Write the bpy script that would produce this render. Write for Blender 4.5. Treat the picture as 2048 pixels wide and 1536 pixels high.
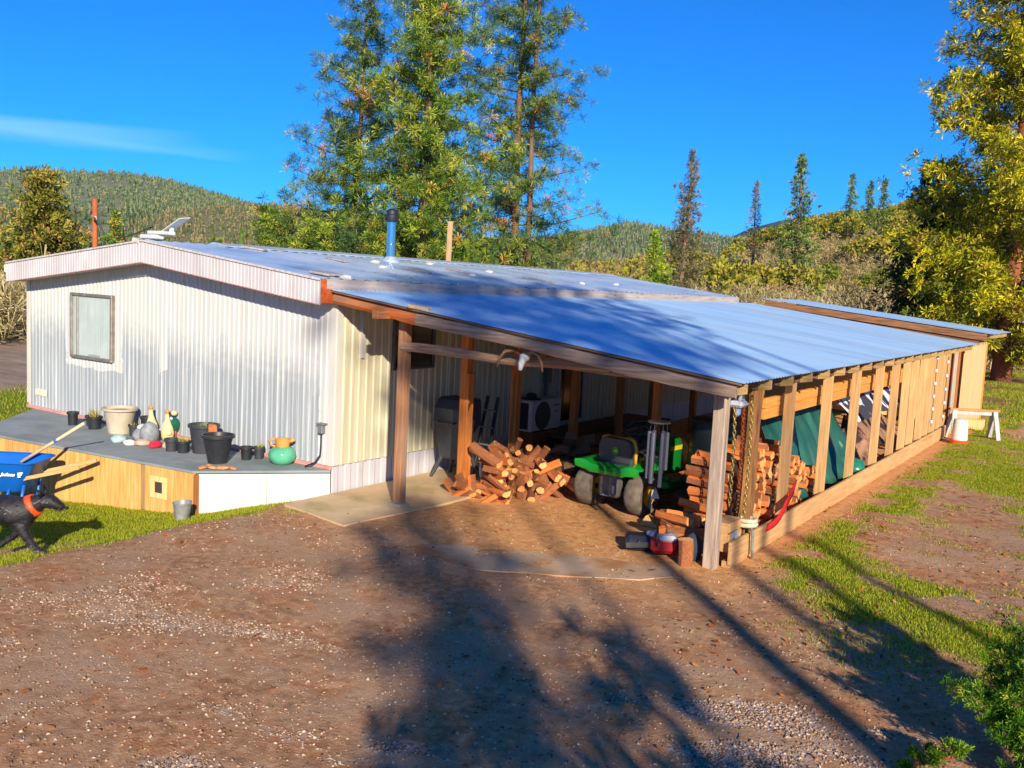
import bpy, math, random
import numpy as np
from mathutils import Vector, Matrix

# ------------------------------------------------------------------ camera, sky, sun, exposure
scene = bpy.context.scene
for o in list(bpy.data.objects):
    bpy.data.objects.remove(o)
COL = scene.collection
cam_d = bpy.data.cameras.new('camera'); cam = bpy.data.objects.new('camera', cam_d); COL.objects.link(cam)
YAW, PITCH, ROLL = -0.5873, 0.1055, 0.0499
_f = Vector((math.sin(YAW)*math.cos(PITCH), math.cos(YAW)*math.cos(PITCH), -math.sin(PITCH)))
_r = Vector((math.cos(YAW), -math.sin(YAW), 0)); _u = _r.cross(_f)
_r2 = math.cos(ROLL)*_r + math.sin(ROLL)*_u; _u2 = -math.sin(ROLL)*_r + math.cos(ROLL)*_u
M = Matrix((( _r2.x, _u2.x, -_f.x, 8.269), (_r2.y, _u2.y, -_f.y, -8.447), (_r2.z, _u2.z, -_f.z, 2.75), (0, 0, 0, 1)))
cam.matrix_world = M
cam_d.sensor_width = 36; cam_d.lens = 1878.2/2048*36
cam_d.clip_start = 0.05; cam_d.clip_end = 30000
scene.camera = cam
scene.render.resolution_x = 1024; scene.render.resolution_y = 768
SUN_DIR = Vector((1, -1, 0.56)).normalized()          # towards the sun
ELEV = math.asin(SUN_DIR.z)
sun_d = bpy.data.lights.new('sun', 'SUN'); sun = bpy.data.objects.new('sun', sun_d); COL.objects.link(sun)
sun_d.energy = 5.0; sun_d.angle = math.radians(0.55); sun_d.color = (1.0, 0.87, 0.68)
sun.rotation_euler = SUN_DIR.to_track_quat('Z', 'Y').to_euler(); sun.location = (30, -30, 30)
world = bpy.data.worlds.new('World'); scene.world = world; world.use_nodes = True
wn = world.node_tree; wn.nodes.clear()
wo = wn.nodes.new('ShaderNodeOutputWorld'); bg = wn.nodes.new('ShaderNodeBackground')
sky = wn.nodes.new('ShaderNodeTexSky'); sky.sky_type = 'NISHITA'; sky.sun_disc = False
sky.sun_elevation = ELEV; sky.sun_rotation = math.radians(135)
sky.altitude = 1500; sky.air_density = 0.85; sky.dust_density = 0.0; sky.ozone_density = 6.0
hs = wn.nodes.new('ShaderNodeHueSaturation'); hs.inputs['Saturation'].default_value = 1.15
tint = wn.nodes.new('ShaderNodeMix'); tint.data_type = 'RGBA'; tint.blend_type = 'MULTIPLY'; tint.inputs[0].default_value = 1.0
tint.inputs[7].default_value = (0.30, 0.75, 1.14, 1)          # the photograph's deep azure rendering of the sky
wn.links.new(sky.outputs[0], tint.inputs[6]); wn.links.new(tint.outputs[2], hs.inputs['Color'])
# thin wisps of cloud low in the sky
tc = wn.nodes.new('ShaderNodeTexCoord'); mp = wn.nodes.new('ShaderNodeMapping')
mp.inputs['Scale'].default_value = (2.2, 2.2, 26.0); mp.inputs['Location'].default_value = (0.3, 0.0, 0.62)
nz = wn.nodes.new('ShaderNodeTexNoise'); nz.inputs['Scale'].default_value = 1.0; nz.inputs['Detail'].default_value = 7; nz.inputs['Roughness'].default_value = 0.55
sep = wn.nodes.new('ShaderNodeSeparateXYZ'); wn.links.new(tc.outputs['Generated'], sep.inputs[0])
def wmath(op, a, b):
    m_ = wn.nodes.new('ShaderNodeMath'); m_.operation = op
    for i_, v_ in ((0, a), (1, b)):
        if isinstance(v_, (int, float)): m_.inputs[i_].default_value = v_
        else: wn.links.new(v_, m_.inputs[i_])
    return m_.outputs[0]
# one long thin bank low over the hills, frayed by the noise
dz = wmath('SUBTRACT', sep.outputs[2], 0.121); bank = wmath('SUBTRACT', 1.0, wmath('MULTIPLY', wmath('ABSOLUTE', dz, 0.0), 62.0))
dxm = wmath('MULTIPLY', wmath('ADD', sep.outputs[0], 0.735), -6.0)
bank = wmath('MINIMUM', bank, dxm)
addn = wmath('ADD', wmath('MULTIPLY', bank, 0.45), wmath('MULTIPLY', nz.outputs['Fac'], 0.75))
rp = wn.nodes.new('ShaderNodeValToRGB'); rp.color_ramp.elements[0].position = 0.45; rp.color_ramp.elements[1].position = 0.85
rp.color_ramp.elements[1].color = (0.34, 0.34, 0.34, 1)
mx = wn.nodes.new('ShaderNodeMix'); mx.data_type = 'RGBA'
mx.inputs['B'].default_value = (5.2, 7.6, 11.0, 1)
wn.links.new(tc.outputs['Generated'], mp.inputs[0]); wn.links.new(mp.outputs[0], nz.inputs[0])
wn.links.new(addn, rp.inputs[0]); wn.links.new(rp.outputs[0], mx.inputs['Factor'])
wn.links.new(hs.outputs[0], mx.inputs['A']); wn.links.new(mx.outputs['Result'], bg.inputs[0])
bg.inputs[1].default_value = 0.106
wn.links.new(bg.outputs[0], wo.inputs[0])
scene.view_settings.view_transform = 'Standard'; scene.view_settings.look = 'None'
scene.view_settings.exposure = 0.60; scene.view_settings.gamma = 1.0; scene.view_settings.use_curve_mapping = False
scene.render.engine = 'CYCLES'
scene.cycles.max_bounces = 6; scene.cycles.transparent_max_bounces = 8

# ------------------------------------------------------------------ helpers
rng = np.random.default_rng(7); random.seed(7)
def srgb(r, g, b):
    f = lambda c: ((c/255+0.055)/1.055)**2.4 if c > 10 else c/255/12.92
    return (f(r), f(g), f(b), 1)
class NT:
    def __init__(s, name):
        s.m = bpy.data.materials.new(name); s.m.use_nodes = True; s.t = s.m.node_tree
        s.b = s.t.nodes['Principled BSDF']; s.out = s.t.nodes['Material Output']
    def n(s, typ, **k):
        nd = s.t.nodes.new(typ)
        for a, b in k.items(): setattr(nd, a, b)
        return nd
    def l(s, a, b): s.t.links.new(a, b)
    def coord(s, kind='Object', scale=(1, 1, 1), loc=(0, 0, 0)):
        c = s.n('ShaderNodeTexCoord'); m = s.n('ShaderNodeMapping')
        m.inputs['Scale'].default_value = scale; m.inputs['Location'].default_value = loc
        s.l(c.outputs[kind], m.inputs[0]); return m.outputs[0]
    def noise(s, vec, scale, detail=5, rough=0.55):
        z = s.n('ShaderNodeTexNoise'); z.inputs['Scale'].default_value = scale
        z.inputs['Detail'].default_value = detail; z.inputs['Roughness'].default_value = rough
        s.l(vec, z.inputs[0]); return z.outputs['Fac']
    def ramp(s, fac, stops):
        r = s.n('ShaderNodeValToRGB'); e = r.color_ramp.elements
        while len(e) < len(stops): e.new(0.5)
        for i, (p, c) in enumerate(stops):
            e[i].position = p; e[i].color = c if len(c) == 4 else (*c, 1)
        s.l(fac, r.inputs[0]); return r.outputs[0]
    def mix(s, fac, a, b, mode='MIX'):
        m = s.n('ShaderNodeMix', data_type='RGBA', blend_type=mode)
        for sock, v in (('Factor', fac), ('A', a), ('B', b)):
            i = m.inputs[sock] if sock != 'Factor' else m.inputs[0]
            if sock == 'A': i = m.inputs[6]
            if sock == 'B': i = m.inputs[7]
            if isinstance(v, (int, float)): i.default_value = v
            elif isinstance(v, tuple): i.default_value = v
            else: s.l(v, i)
        return m.outputs[2]
    def math(s, op, a, b=0.0, clamp=False):
        m = s.n('ShaderNodeMath', operation=op); m.use_clamp = clamp
        for i, v in ((0, a), (1, b)):
            if isinstance(v, (int, float)): m.inputs[i].default_value = v
            else: s.l(v, m.inputs[i])
        return m.outputs[0]
    def bump(s, h, strength=0.3, dist=0.01):
        b = s.n('ShaderNodeBump'); b.inputs['Strength'].default_value = strength; b.inputs['Distance'].default_value = dist
        s.l(h, b.inputs['Height']); s.l(b.outputs[0], s.b.inputs['Normal'])
    def set(s, rough=0.7, metal=0.0, spec=0.5, coat=0.0):
        s.b.inputs['Roughness'].default_value = rough; s.b.inputs['Metallic'].default_value = metal
        s.b.inputs['Specular IOR Level'].default_value = spec; s.b.inputs['Coat Weight'].default_value = coat
    def base(s, v):
        i = s.b.inputs['Base Color']
        if isinstance(v, tuple): i.default_value = v
        else: s.l(v, i)
MATS = {}
def mottled(name, c1, c2, scale=6, stretch=(1, 1, 1), rough=0.75, metal=0.0, bump=0.25, bscale=None, spec=0.4, c3=None, c3lo=0.62, c3hi=0.72, c3scale=3.0, kind='Object', rand=0.0, dist=0.01):
    if name in MATS: return MATS[name]
    t = NT(name); v = t.coord(kind, stretch); f = t.noise(v, scale, 6)
    c = t.ramp(f, [(0.3, c1), (0.7, c2)])
    if c3 is not None:
        f3 = t.noise(t.coord(kind, stretch, (5.3, 1.7, 9.1)), c3scale, 5)
        c = t.mix(t.ramp(f3, [(c3lo, (0, 0, 0)), (c3hi, (1, 1, 1))]), c, c3)
    if rand:
        oi = t.n('ShaderNodeObjectInfo')
        k = t.math('ADD', t.math('MULTIPLY', oi.outputs['Random'], rand*2), 1-rand)
        h = t.n('ShaderNodeHueSaturation'); t.l(k, h.inputs['Value']); t.l(c, h.inputs['Color']); c = h.outputs[0]
    t.base(c); t.set(rough, metal, spec)
    if bump:
        t.bump(t.noise(v, bscale or scale*2.5, 4), bump, dist)
    MATS[name] = t.m; return t.m
def wood(name, c1, c2, axis='z', rough=0.8, rand=0.12, bump=0.4, c3=None, c3lo=0.6, c3hi=0.75):
    st = {'x': (0.6, 9, 9), 'y': (9, 0.6, 9), 'z': (9, 9, 0.6)}[axis]
    return mottled(name, c1, c2, 4.0, st, rough, 0, bump, 9, 0.25, c3=c3, c3lo=c3lo, c3hi=c3hi, c3scale=0.7, rand=rand, dist=0.006)
def island(name, stops, rough=0.7, translucent=0.0, spec=0.3, noisy=0.0):
    if name in MATS: return MATS[name]
    t = NT(name); g = t.n('ShaderNodeNewGeometry')
    c = t.ramp(g.outputs['Random Per Island'], stops)
    if noisy:
        f = t.noise(t.coord('Object'), noisy, 3)
        h = t.n('ShaderNodeHueSaturation'); t.l(t.math('ADD', t.math('MULTIPLY', f, 1.0), 0.5), h.inputs['Value']); t.l(c, h.inputs['Color']); c = h.outputs[0]
    t.base(c); t.set(rough, 0, spec)
    if translucent:
        tr = t.n('ShaderNodeBsdfTranslucent'); t.l(c, tr.inputs[0])
        ms = t.n('ShaderNodeMixShader'); ms.inputs[0].default_value = translucent
        t.l(t.b.outputs[0], ms.inputs[1]); t.l(tr.outputs[0], ms.inputs[2]); t.l(ms.outputs[0], t.out.inputs[0])
    MATS[name] = t.m; return t.m
def plain(name, c, rough=0.5, metal=0.0, spec=0.5, var=0.12, scale=25, coat=0.0, bump=0.05):
    if name in MATS: return MATS[name]
    d = tuple(x*(1-var*2) for x in c[:3])+(1,)
    m = mottled(name, d, c, scale, (1, 1, 1), rough, metal, bump, None, spec); m.node_tree.nodes['Principled BSDF'].inputs['Coat Weight'].default_value = coat
    return m

class MB:
    """collects vertices and faces of one mesh"""
    def __init__(s): s.v = []; s.f = []
    def add(s, vs, fs, mat=None):
        b = len(s.v)
        s.v += [tuple(mat @ Vector(p)) if mat is not None else tuple(p) for p in vs]
        s.f += [tuple(b+i for i in f) for f in fs]; return s
    def box(s, c, size, rot=None, ch=0.0):
        hx, hy, hz = size[0]/2, size[1]/2, size[2]/2
        m = Matrix.Translation(c) @ (rot.to_4x4() if rot is not None else Matrix.Identity(4))
        if ch <= 0:
            vs = [(x, y, z) for x in (-hx, hx) for y in (-hy, hy) for z in (-hz, hz)]
            fs = [(0, 1, 3, 2), (4, 6, 7, 5), (0, 4, 5, 1), (2, 3, 7, 6), (0, 2, 6, 4), (1, 5, 7, 3)]
            return s.add(vs, fs, m)
        ch = min(ch, hx*.9, hy*.9, hz*.9)
        vs = []; ix = {}
        for sx in (-1, 1):
            for sy in (-1, 1):
                for sz in (-1, 1):
                    for k in range(3):
                        p = [sx*(hx-ch), sy*(hy-ch), sz*(hz-ch)]; p[k] = (sx, sy, sz)[k]*(hx, hy, hz)[k]
                        ix[(sx, sy, sz, k)] = len(vs); vs.append(p)
        fs = []
        def q(l, n):
            a, b, c_ = (Vector(vs[l[0]]), Vector(vs[l[1]]), Vector(vs[l[2]]))
            if (b-a).cross(c_-a).dot(Vector(n)) < 0: l = l[::-1]
            fs.append(tuple(l))
        I = ix
        for k in range(3):
            o = [i for i in range(3) if i != k]
            for sg in (-1, 1):
                l = []
                for a, b in ((-1, -1), (1, -1), (1, 1), (-1, 1)):
                    sgn = [0, 0, 0]; sgn[k] = sg; sgn[o[0]] = a; sgn[o[1]] = b; l.append(I[(*sgn, k)])
                n = [0, 0, 0]; n[k] = sg; q(l, n)
        for a in range(3):
            k1, k2 = [i for i in range(3) if i != a]
            for s1 in (-1, 1):
                for s2 in (-1, 1):
                    l = []
                    for sa, kk in ((-1, k1), (1, k1), (1, k2), (-1, k2)):
                        sgn = [0, 0, 0]; sgn[a] = sa; sgn[k1] = s1; sgn[k2] = s2; l.append(I[(*sgn, kk)])
                    n = [0, 0, 0]; n[k1] = s1; n[k2] = s2; q(l, n)
        for sx in (-1, 1):
            for sy in (-1, 1):
                for sz in (-1, 1):
                    q([I[(sx, sy, sz, 0)], I[(sx, sy, sz, 1)], I[(sx, sy, sz, 2)]], (sx, sy, sz))
        return s.add(vs, fs, m)
    def bar(s, a, b, w, h, ch=0.004, up=(0, 0, 1)):
        """box along a-b, w across, h along up"""
        a = Vector(a); b = Vector(b); d = (b-a); L = d.length; x = d.normalized(); u = Vector(up)
        if abs(x.dot(u)) > .98: u = Vector((0, 1, 0))
        y = u.cross(x).normalized(); z = x.cross(y)
        return s.box((a+b)/2, (L, w, h), Matrix((x, y, z)).transposed(), ch)
    def tube(s, path, radii, n=8, caps=True, squash=1.0):
        P = [Vector(p) for p in path]
        radii = [float(q) for q in radii] if hasattr(radii, '__len__') else [float(radii)]*len(P)
        t0 = (P[1]-P[0]).normalized(); ref = Vector((0, 0, 1)) if abs(t0.z) < .9 else Vector((1, 0, 0))
        vs = []; fs = []
        for i, p in enumerate(P):
            t = (P[min(i+1, len(P)-1)]-P[max(i-1, 0)]).normalized()
            x = ref.cross(t).normalized(); y = t.cross(x)
            for k in range(n):
                a = 2*math.pi*k/n; vs.append(p+radii[i]*(math.cos(a)*x+math.sin(a)*squash*y))
        for i in range(len(P)-1):
            for k in range(n):
                a = i*n+k; b = i*n+(k+1) % n; fs.append((a, b, b+n, a+n))
        if caps: fs.append(tuple(range(n))[::-1]); fs.append(tuple((len(P)-1)*n+k for k in range(n)))
        return s.add(vs, fs)
    def lathe(s, prof, c=(0, 0, 0), n=20, sx=1.0, sy=1.0, mat=None):
        vs = []; fs = []
        for r, z in prof:
            for k in range(n):
                a = 2*math.pi*k/n; vs.append((c[0]+r*sx*math.cos(a), c[1]+r*sy*math.sin(a), c[2]+z))
        for i in range(len(prof)-1):
            for k in range(n):
                a = i*n+k; b = i*n+(k+1) % n; fs.append((a, b, b+n, a+n))
        if prof[0][0] > 1e-4: fs.append(tuple(range(n))[::-1])
        if prof[-1][0] > 1e-4: fs.append(tuple((len(prof)-1)*n+k for k in range(n)))
        return s.add(vs, fs, mat)
    def ball(s, c, r, n=12, m=8, rot=None, jit=0.0):
        rx, ry, rz = r if hasattr(r, '__len__') else (r, r, r); vs = []; fs = []
        R3 = rot if rot is not None else Matrix.Identity(3)
        for i in range(m+1):
            th = math.pi*i/m
            for k in range(n):
                a = 2*math.pi*k/n; j = 1+jit*random.uniform(-1, 1)
                vs.append(Vector(c)+R3 @ Vector((rx*math.sin(th)*math.cos(a)*j, ry*math.sin(th)*math.sin(a)*j, -rz*math.cos(th)*j)))
        for i in range(m):
            for k in range(n):
                a = i*n+k; b = i*n+(k+1) % n; fs.append((a, b, b+n, a+n))
        return s.add(vs, fs)
    def torus(s, c, R, r, axis='z', n=24, m=8, sx=1.0):
        vs = []; fs = []
        for i in range(n):
            a = 2*math.pi*i/n
            for k in range(m):
                b = 2*math.pi*k/m; x = (R+r*math.cos(b))*math.cos(a); y = (R+r*math.cos(b))*math.sin(a); z = r*math.sin(b)*sx
                p = {'z': (x, y, z), 'x': (z, x, y), 'y': (x, z, y)}[axis]; vs.append((c[0]+p[0], c[1]+p[1], c[2]+p[2]))
        for i in range(n):
            for k in range(m):
                fs.append((i*m+k, ((i+1) % n)*m+k, ((i+1) % n)*m+(k+1) % m, i*m+(k+1) % m))
        return s.add(vs, fs)
    def prism(s, poly, axis, a, b):
        """2-D polygon extruded along an axis from a to b; poly in the other two axes (order xyz)"""
        n = len(poly); mk = {'x': lambda p, t: (t, p[0], p[1]), 'y': lambda p, t: (p[0], t, p[1]), 'z': lambda p, t: (p[0], p[1], t)}[axis]
        vs = [mk(p, a) for p in poly]+[mk(p, b) for p in poly]
        fs = [tuple(range(n))[::-1], tuple(range(n, 2*n))]+[(i, (i+1) % n, n+(i+1) % n, n+i) for i in range(n)]
        return s.add(vs, fs)
    def mesh(s, name):
        me = bpy.data.meshes.new(name); me.from_pydata(s.v, [], s.f); me.validate()
        return me
    def build(s, name, mat, parent=None, smooth=False, loc=None, fix=True):
        me = s.mesh(name)
        if fix:
            import bmesh
            bm = bmesh.new(); bm.from_mesh(me); bmesh.ops.recalc_face_normals(bm, faces=bm.faces); bm.to_mesh(me); bm.free()
        if smooth: me.shade_smooth() if smooth is True else me.set_sharp_from_angle(angle=smooth)
        return obj(name, me, mat, parent, loc)
def obj(name, me, mat, parent=None, loc=None):
    o = bpy.data.objects.new(name, me); COL.objects.link(o)
    if mat is not None and len(me.materials) == 0: me.materials.append(mat)
    if parent is not None: o.parent = parent
    if loc is not None: o.location = loc
    return o
def npmesh(name, V, F):
    """V (n,3), F (m,k) arrays"""
    me = bpy.data.meshes.new(name); V = np.asarray(V, np.float32); F = np.asarray(F, np.int32)
    k = F.shape[1]; me.vertices.add(len(V)); me.vertices.foreach_set('co', V.ravel())
    me.loops.add(F.size); me.loops.foreach_set('vertex_index', F.ravel())
    me.polygons.add(len(F)); me.polygons.foreach_set('loop_start', np.arange(0, F.size, k, dtype=np.int32))
    me.update(calc_edges=True); me.validate(); return me
def tag(o, label, cat, group=None):
    o['label'] = label; o['category'] = cat
    if group: o['group'] = group
    return o
def thing(name, label, cat, loc=(0, 0, 0), group=None, rotz=0):
    o = bpy.data.objects.new(name, None); COL.objects.link(o); o.location = loc; o.rotation_euler = (0, 0, rotz)
    o.empty_display_size = 0.2
    return tag(o, label, cat, group)
def kind(o, k='structure'): o['kind'] = k; return o
def copy_tree(o, parent=None):
    c = o.copy(); COL.objects.link(c); c.parent = parent
    for ch in list(o.children): copy_tree(ch, c)
    return c
# value noise
_perm = rng.random((256, 256))
def vnoise(x, y):
    xi = np.floor(x).astype(int); yi = np.floor(y).astype(int); fx = x-xi; fy = y-yi
    fx = fx*fx*(3-2*fx); fy = fy*fy*(3-2*fy)
    g = lambda a, b: _perm[a % 256, b % 256]
    return (g(xi, yi)*(1-fx)+g(xi+1, yi)*fx)*(1-fy)+(g(xi, yi+1)*(1-fx)+g(xi+1, yi+1)*fx)*fy
def fbm(x, y, oct=4):
    x = np.asarray(x, float); y = np.asarray(y, float)
    s = 0; a = .5; t = 0
    for i in range(oct): s = s+a*vnoise(x+17.3*i, y+9.1*i); t += a; x = x*2.03; y = y*2.03; a *= .5
    return s/t
def sstep(a, b, x): t = np.clip((x-a)/(b-a), 0, 1); return t*t*(3-2*t)
# ------------------------------------------------------------------ ground
def gbase(x, y):
    x = np.asarray(x, float); y = np.asarray(y, float)
    z = np.interp(x, [-60, -8, -5, -1.05, -0.1, 0.5, 400], [-.66, -.62, -.55, -.225, -.03, 0, 0])
    # shallow bank along the right side of the lean-to
    d = x-(5.55+0.02*y); z = z+0.05*np.exp(-((d-.15)/.45)**2)*sstep(-.5, 1.5, y)
    return z
def gz(x, y):
    x = np.asarray(x, float); y = np.asarray(y, float)
    near = np.exp(-(np.hypot(x-4, y-1)/28)**2)
    n = (fbm(x*.55+3, y*.55, 4)-.5)*.10+(fbm(x*3.1, y*3.1+7, 3)-.5)*.03
    inside = sstep(-.6, .3, y)*sstep(-.5, .3, x)*(1-sstep(5.0, 5.5, x))*(1-sstep(18, 19, y))
    c = x+y; rut = -.035*(np.exp(-((c-.15)/.22)**2)+np.exp(-((c-2.3)/.24)**2))*sstep(-.6, -1.8, y)*(.6+.8*fbm(x*.8, y*.8, 2))
    return gbase(x, y)+n*near*(1-.75*inside)+rut
def grass_mask(x, y):
    x = np.asarray(x, float); y = np.asarray(y, float); n = fbm(x*.9+11, y*.9+5, 4)-.5; m = fbm(x*2.7+1, y*2.7, 3)-.5
    left = sstep(.25, -.5, x+.9*n+.5*m+.12*np.maximum(0, -3.4-y))*sstep(-5.6, -3.6, y+1.6*n)*(1-.75*sstep(.05, .25, n+.3*m))
    left = np.where(y > -.9, left*sstep(0.1, -.4, x), left)
    left = np.maximum(left, sstep(-1, -3, x)*sstep(-4.8, -3.2, y+n))
    # lawn ends at the ploughed field far left
    s = (x*.9-y*.44)
    left = left*sstep(-17.2, -15.8, s+1.0*n)
    right = sstep(5.35, 5.7, x+.5*m)*sstep(-1.5, 2.2, y+2.0*n+.4*(x-6))*(.40+.60*sstep(-.05, .2, n+.5*m))*sstep(-.20, .16, n+.9*m+.10*sstep(2, 9, y)-.03)
    right = np.maximum(right, sstep(5.2, 5.5, x)*(1-sstep(5.75, 6.0, x+.3*m-.02*y))*sstep(.3, 1.2, y)*sstep(-.1, .2, m+.12)*.9)
    edge = sstep(.05, .25, x)*(1-sstep(.3, .55, x+.3*m))*(1-sstep(1.5, 2.6, y))*sstep(-1.2, -.6, y)*.8
    return np.clip(np.maximum(np.maximum(left, right), edge), 0, 1)
def gravel_mask(x, y):
    x = np.asarray(x, float); y = np.asarray(y, float)
    n = fbm(x*.9+y*.35+40, y*1.5-x*.5+3, 5); g = sstep(.50, .70, n)*.8+.06
    g = g*(sstep(-.8, .4, x))*(.25+.75*sstep(-1.2, -2.6, y))
    near = sstep(8.2, 5.4, np.hypot(x-8.27, y+8.45))
    return np.clip(g*(.32+1.1*near)*(1-grass_mask(x, y)), 0, 1)
def axis_pts(lo, hi, step, far, k=1.35):
    a = list(np.arange(lo, hi+1e-6, step)); s = step
    p = hi
    while p < far: s *= k; p += s; a.append(p)
    p = lo; s = step
    while p > -far: s *= k; p -= s; a.insert(0, p)
    return np.array(a)
gx = axis_pts(-9, 12, .11, 6000); gy = axis_pts(-10, 19, .13, 6000)
GX, GY = np.meshgrid(gx, gy, indexing='ij'); GZ = gz(GX, GY)
nx, ny = GX.shape
idx = np.arange(nx*ny).reshape(nx, ny)
GF = np.stack([idx[:-1, :-1], idx[1:, :-1], idx[1:, 1:], idx[:-1, 1:]], -1).reshape(-1, 4)
me = npmesh('ground', np.stack([GX, GY, GZ], -1).reshape(-1, 3), GF)
def attr(me, name, a):
    at = me.attributes.new(name, 'FLOAT', 'POINT'); at.data.foreach_set('value', np.asarray(a, np.float32).ravel())
attr(me, 'grass', grass_mask(GX, GY)); attr(me, 'gravel', gravel_mask(GX, GY))
ins = sstep(-1.6, .2, GY+.9*(fbm(GX*1.2, GY*1.2)-.5))*sstep(-.1, .3, GX)*(1-sstep(5.2, 5.7, GX))*(1-sstep(16, 17, GY))
attr(me, 'dust', ins)
s_ = GX*.9-GY*.44
attr(me, 'field', sstep(-15.6, -17.0, s_)*(GX < -8)); attr(me, 'dry', np.maximum(sstep(-36, -40, s_)*(GX < -8), sstep(19, 24, GY)*(GX > -30)))
me.shade_smooth()
t = NT('ground_soil'); v = t.coord('Object')
A = lambda n: (lambda q: (setattr(q, 'attribute_name', n), q.outputs['Fac'])[1])(t.n('ShaderNodeAttribute'))
n1 = t.noise(v, 1.3, 8, .62); n2 = t.noise(v, 9, 8, .7); n3 = t.noise(v, 60, 5, .7); nst = t.noise(t.coord('Object', (.5, 1.6, 1)), 2.2, 6, .6)
dirt = t.ramp(n2, [(0.26, srgb(106, 74, 52)), (0.5, srgb(178, 132, 94)), (0.74, srgb(224, 180, 136))])
dirt = t.mix(t.ramp(n1, [(.42, (0, 0, 0)), (.62, (1, 1, 1))]), dirt, t.ramp(n3, [(.3, srgb(150, 118, 92)), (.7, srgb(204, 168, 134))]))
red = t.ramp(n3, [(.3, srgb(156, 88, 48)), (.7, srgb(210, 136, 78))])
dirt = t.mix(t.ramp(nst, [(.52, (0, 0, 0)), (.72, (.65, .65, .65))]), dirt, red)
dust = t.ramp(n2, [(.25, srgb(176, 112, 64)), (.55, srgb(224, 166, 108)), (.8, srgb(236, 190, 136))])
dirt = t.mix(t.math('MULTIPLY', A('dust'), t.ramp(n1, [(.35, (.8, .8, .8)), (.6, (1, 1, 1))])), dirt, dust)
vor = t.n('ShaderNodeTexVoronoi'); vor.inputs['Scale'].default_value = 48; t.l(v, vor.inputs[0])
gcol = t.mix(t.ramp(vor.outputs['Distance'], [(.35, (1, 1, 1)), (.6, (0, 0, 0))]), dirt, t.mix(.82, vor.outputs['Color'], srgb(190, 162, 132), 'MIX'))
gcolh = t.n('ShaderNodeHueSaturation'); gcolh.inputs['Saturation'].default_value = .55; t.l(gcol, gcolh.inputs['Color'])
gf = t.ramp(t.math('ADD', A('gravel'), t.math('MULTIPLY', t.math('SUBTRACT', n2, .5), .9)), [(.25, (0, 0, 0)), (.55, (.85, .85, .85))])
c = t.mix(gf, dirt, gcolh.outputs[0])
gr = t.ramp(n2, [(.25, srgb(74, 88, 22)), (.5, srgb(118, 134, 30)), (.75, srgb(150, 156, 52))])
gm = t.ramp(t.math('ADD', A('grass'), t.math('MULTIPLY', t.math('SUBTRACT', n3, .5), 1.1)), [(.35, (0, 0, 0)), (.62, (1, 1, 1))])
c = t.mix(gm, c, gr)
fld = t.ramp(t.noise(t.coord('Object', (.25, 1.2, 1)), 1.5, 6), [(.3, srgb(132, 108, 90)), (.7, srgb(178, 158, 138))])
c = t.mix(A('field'), c, fld)
c = t.mix(A('dry'), c, t.ramp(t.noise(v, .35, 8, .65), [(.3, srgb(104, 92, 50)), (.5, srgb(150, 122, 70)), (.72, srgb(172, 140, 84))]))
t.base(c); t.set(.92, 0, .15)
hgt = t.math('ADD', t.math('MULTIPLY', n3, .5), t.math('ADD', n2, t.math('MULTIPLY', vor.outputs['Distance'], t.math('MULTIPLY', gf, -.5))))
t.bump(hgt, .75, .03)
ground = kind(obj('ground', me, t.m)); ground['label'] = 'brown dirt and gravel yard with mossy grass patches'

def scatter(n, x0, x1, y0, y1, fn):
    X = rng.uniform(x0, x1, n*12); Y = rng.uniform(y0, y1, n*12)
    k = rng.random(n*12) < fn(X, Y); X = X[k][:n]; Y = Y[k][:n]; return X, Y
# camera frustum test so that only ground in or near view is dressed
CAMP = np.array([8.269, -8.447, 2.75]); RR = np.array(_r2); UU = np.array(_u2); FF = np.array(_f)
def inview(X, Y, Z=0, pad=1.12):
    d = np.stack([X-CAMP[0], Y-CAMP[1], np.zeros_like(X)+Z-CAMP[2]], -1); w = d @ FF
    return (w > 1) & (np.abs(d @ RR) < pad*w*1024/1878) & (np.abs(d @ UU) < pad*w*768/1878)
# grass blades (uncountable): thin bent triangles
def blades(name, n, x0, x1, y0, y1, fn, h0, h1, w, stops, label):
    X, Y = scatter(n, x0, x1, y0, y1, fn); n = len(X); Z = gz(X, Y)
    a = rng.uniform(0, 6.28, n); h = rng.uniform(h0, h1, n)*(0.6+.8*fbm(X*2, Y*2, 2)); lean = rng.uniform(.1, .7, n)*h; b = rng.uniform(0, 6.28, n)
    dx = np.cos(a)*w/2; dy = np.sin(a)*w/2
    p0 = np.stack([X-dx, Y-dy, Z-.004], -1); p1 = np.stack([X+dx, Y+dy, Z-.004], -1); p2 = np.stack([X+np.cos(b)*lean, Y+np.sin(b)*lean, Z+h], -1)
    V = np.stack([p0, p1, p2], 1).reshape(-1, 3); F = np.arange(3*n).reshape(n, 3)
    o = obj(name, npmesh(name, V, F), island(name+'_mat', stops, .7, .35)); kind(o, 'stuff'); tag(o, label, 'grass'); return o
gfn = lambda X, Y: grass_mask(X, Y)*inview(X, Y)
blades('grass', 90000, -7.5, .6, -4.8, 0.5, gfn, .014, .034, .010, [(0, srgb(104, 118, 20)), (.45, srgb(150, 164, 22)), (.8, srgb(180, 184, 44)), (1, srgb(192, 172, 90))], 'short mossy lime green grass between the platform and the dirt drive')
blades('grass', 90000, 5.2, 11, -1.5, 14, gfn, .014, .034, .011, [(0, srgb(104, 104, 34)), (.35, srgb(146, 152, 40)), (.6, srgb(172, 164, 66)), (.8, srgb(190, 164, 100)), (1, srgb(176, 140, 90))], 'patchy short green grass on the bank right of the open shed')
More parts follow.
